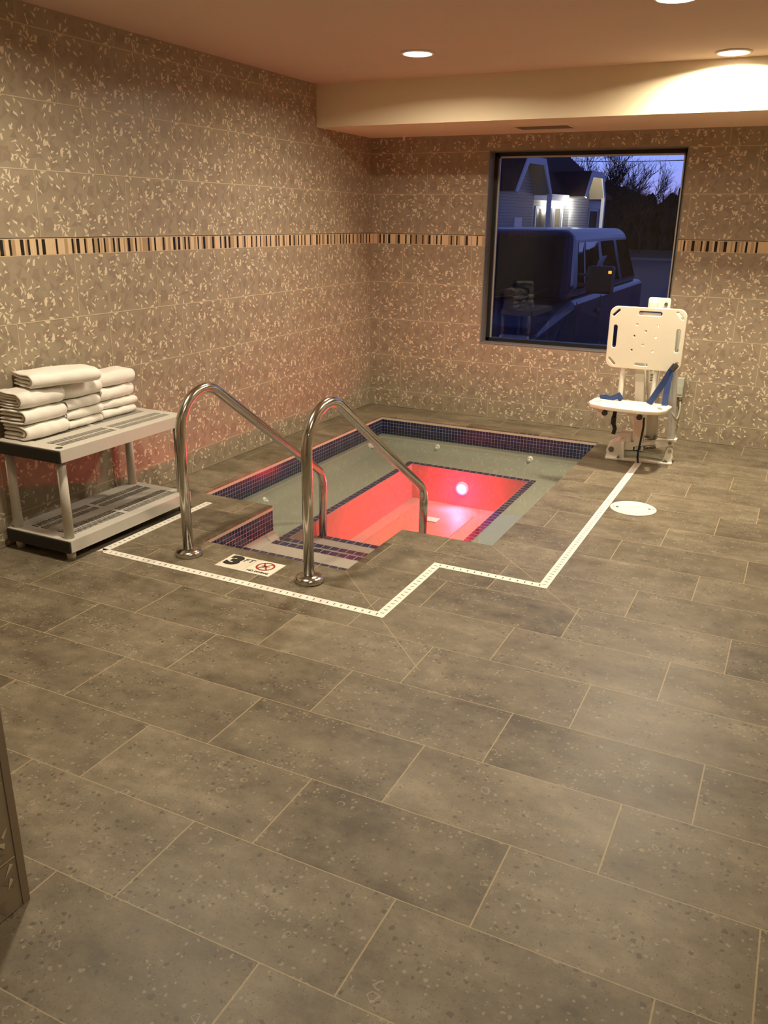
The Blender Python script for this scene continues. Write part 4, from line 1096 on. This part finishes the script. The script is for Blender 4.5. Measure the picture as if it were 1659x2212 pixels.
def ph_(x):
    for (a, b), (c, d) in zip(prof, prof[1:]):
        if a <= x <= c: return b + (d - b) * (x - a) / (c - a)
    return 3
prev = None
for x in xs_:
    zt = ph_(x) + r.gauss(0, .18); yy = 68 + r.gauss(0, .5)
    cur = [bm.verts.new((x, yy + .8 * math.sin(k * 2.1 + x), GZ + (zt - GZ) * k / 6)) for k in range(7)] + [bm.verts.new((x, yy + 4, GZ + .2))]
    if prev:
        for k in range(7): bm.faces.new((prev[k], cur[k], cur[k + 1], prev[k + 1]))
    prev = cur
tag(obj('undergrowth', bm, 'thicket'), 'dark tangle of undergrowth along the far edge of the lot', 'undergrowth', kind='stuff')
c0 = HM @ Vector((8.9, -1.2, 4.55)); c1 = Vector((-1.06, 26, 3.667)); c2 = c1 + (c1 - c0) * 1.1
bm = bmesh.new(); tube(bm, [c0, (c0 + c1) / 2 - Vector((0, 0, .05)), c1, c2 + Vector((0, 0, .1))], .016, 8)
tag(obj('power_cable', bm, 'black'), 'thin black overhead cable crossing the dusk sky', 'cable')

# ------------------------------------------------------------------ sky
wd = bpy.data.worlds.new('dusk'); sc.world = wd; wd.use_nodes = True; nt = wd.node_tree
bg = nt.nodes['Background']; tc = nt.nodes.new('ShaderNodeTexCoord'); sx = nt.nodes.new('ShaderNodeSeparateXYZ'); rp = nt.nodes.new('ShaderNodeValToRGB')
nt.links.new(tc.outputs['Generated'], sx.inputs[0]); nt.links.new(sx.outputs[2], rp.inputs[0]); nt.links.new(rp.outputs[0], bg.inputs[0])
e_ = rp.color_ramp.elements; e_[0].position = 0.0; e_[0].color = (.24, .19, .42, 1); e_[1].position = .55; e_[1].color = (.010, .016, .060, 1)
q = e_.new(.06); q.color = (.21, .26, .66, 1); q = e_.new(.22); q.color = (.15, .21, .58, 1)
bg.inputs[1].default_value = 1.8

# ------------------------------------------------------------------ camera
cam = bpy.data.cameras.new('camera'); co = bpy.data.objects.new('camera', cam); link(co)
cam.sensor_fit = 'HORIZONTAL'; cam.sensor_width = 36.0; cam.lens = 1807.346 * 36.0 / 1659.0
cam.clip_start = .05; cam.clip_end = 300
CAMLOC = (3.39870, -6.64840, 1.56440); CAMROT = (R(70.7892), R(-.7602), R(26.2546))
co.location = CAMLOC; co.rotation_euler = CAMROT
sc.camera = co
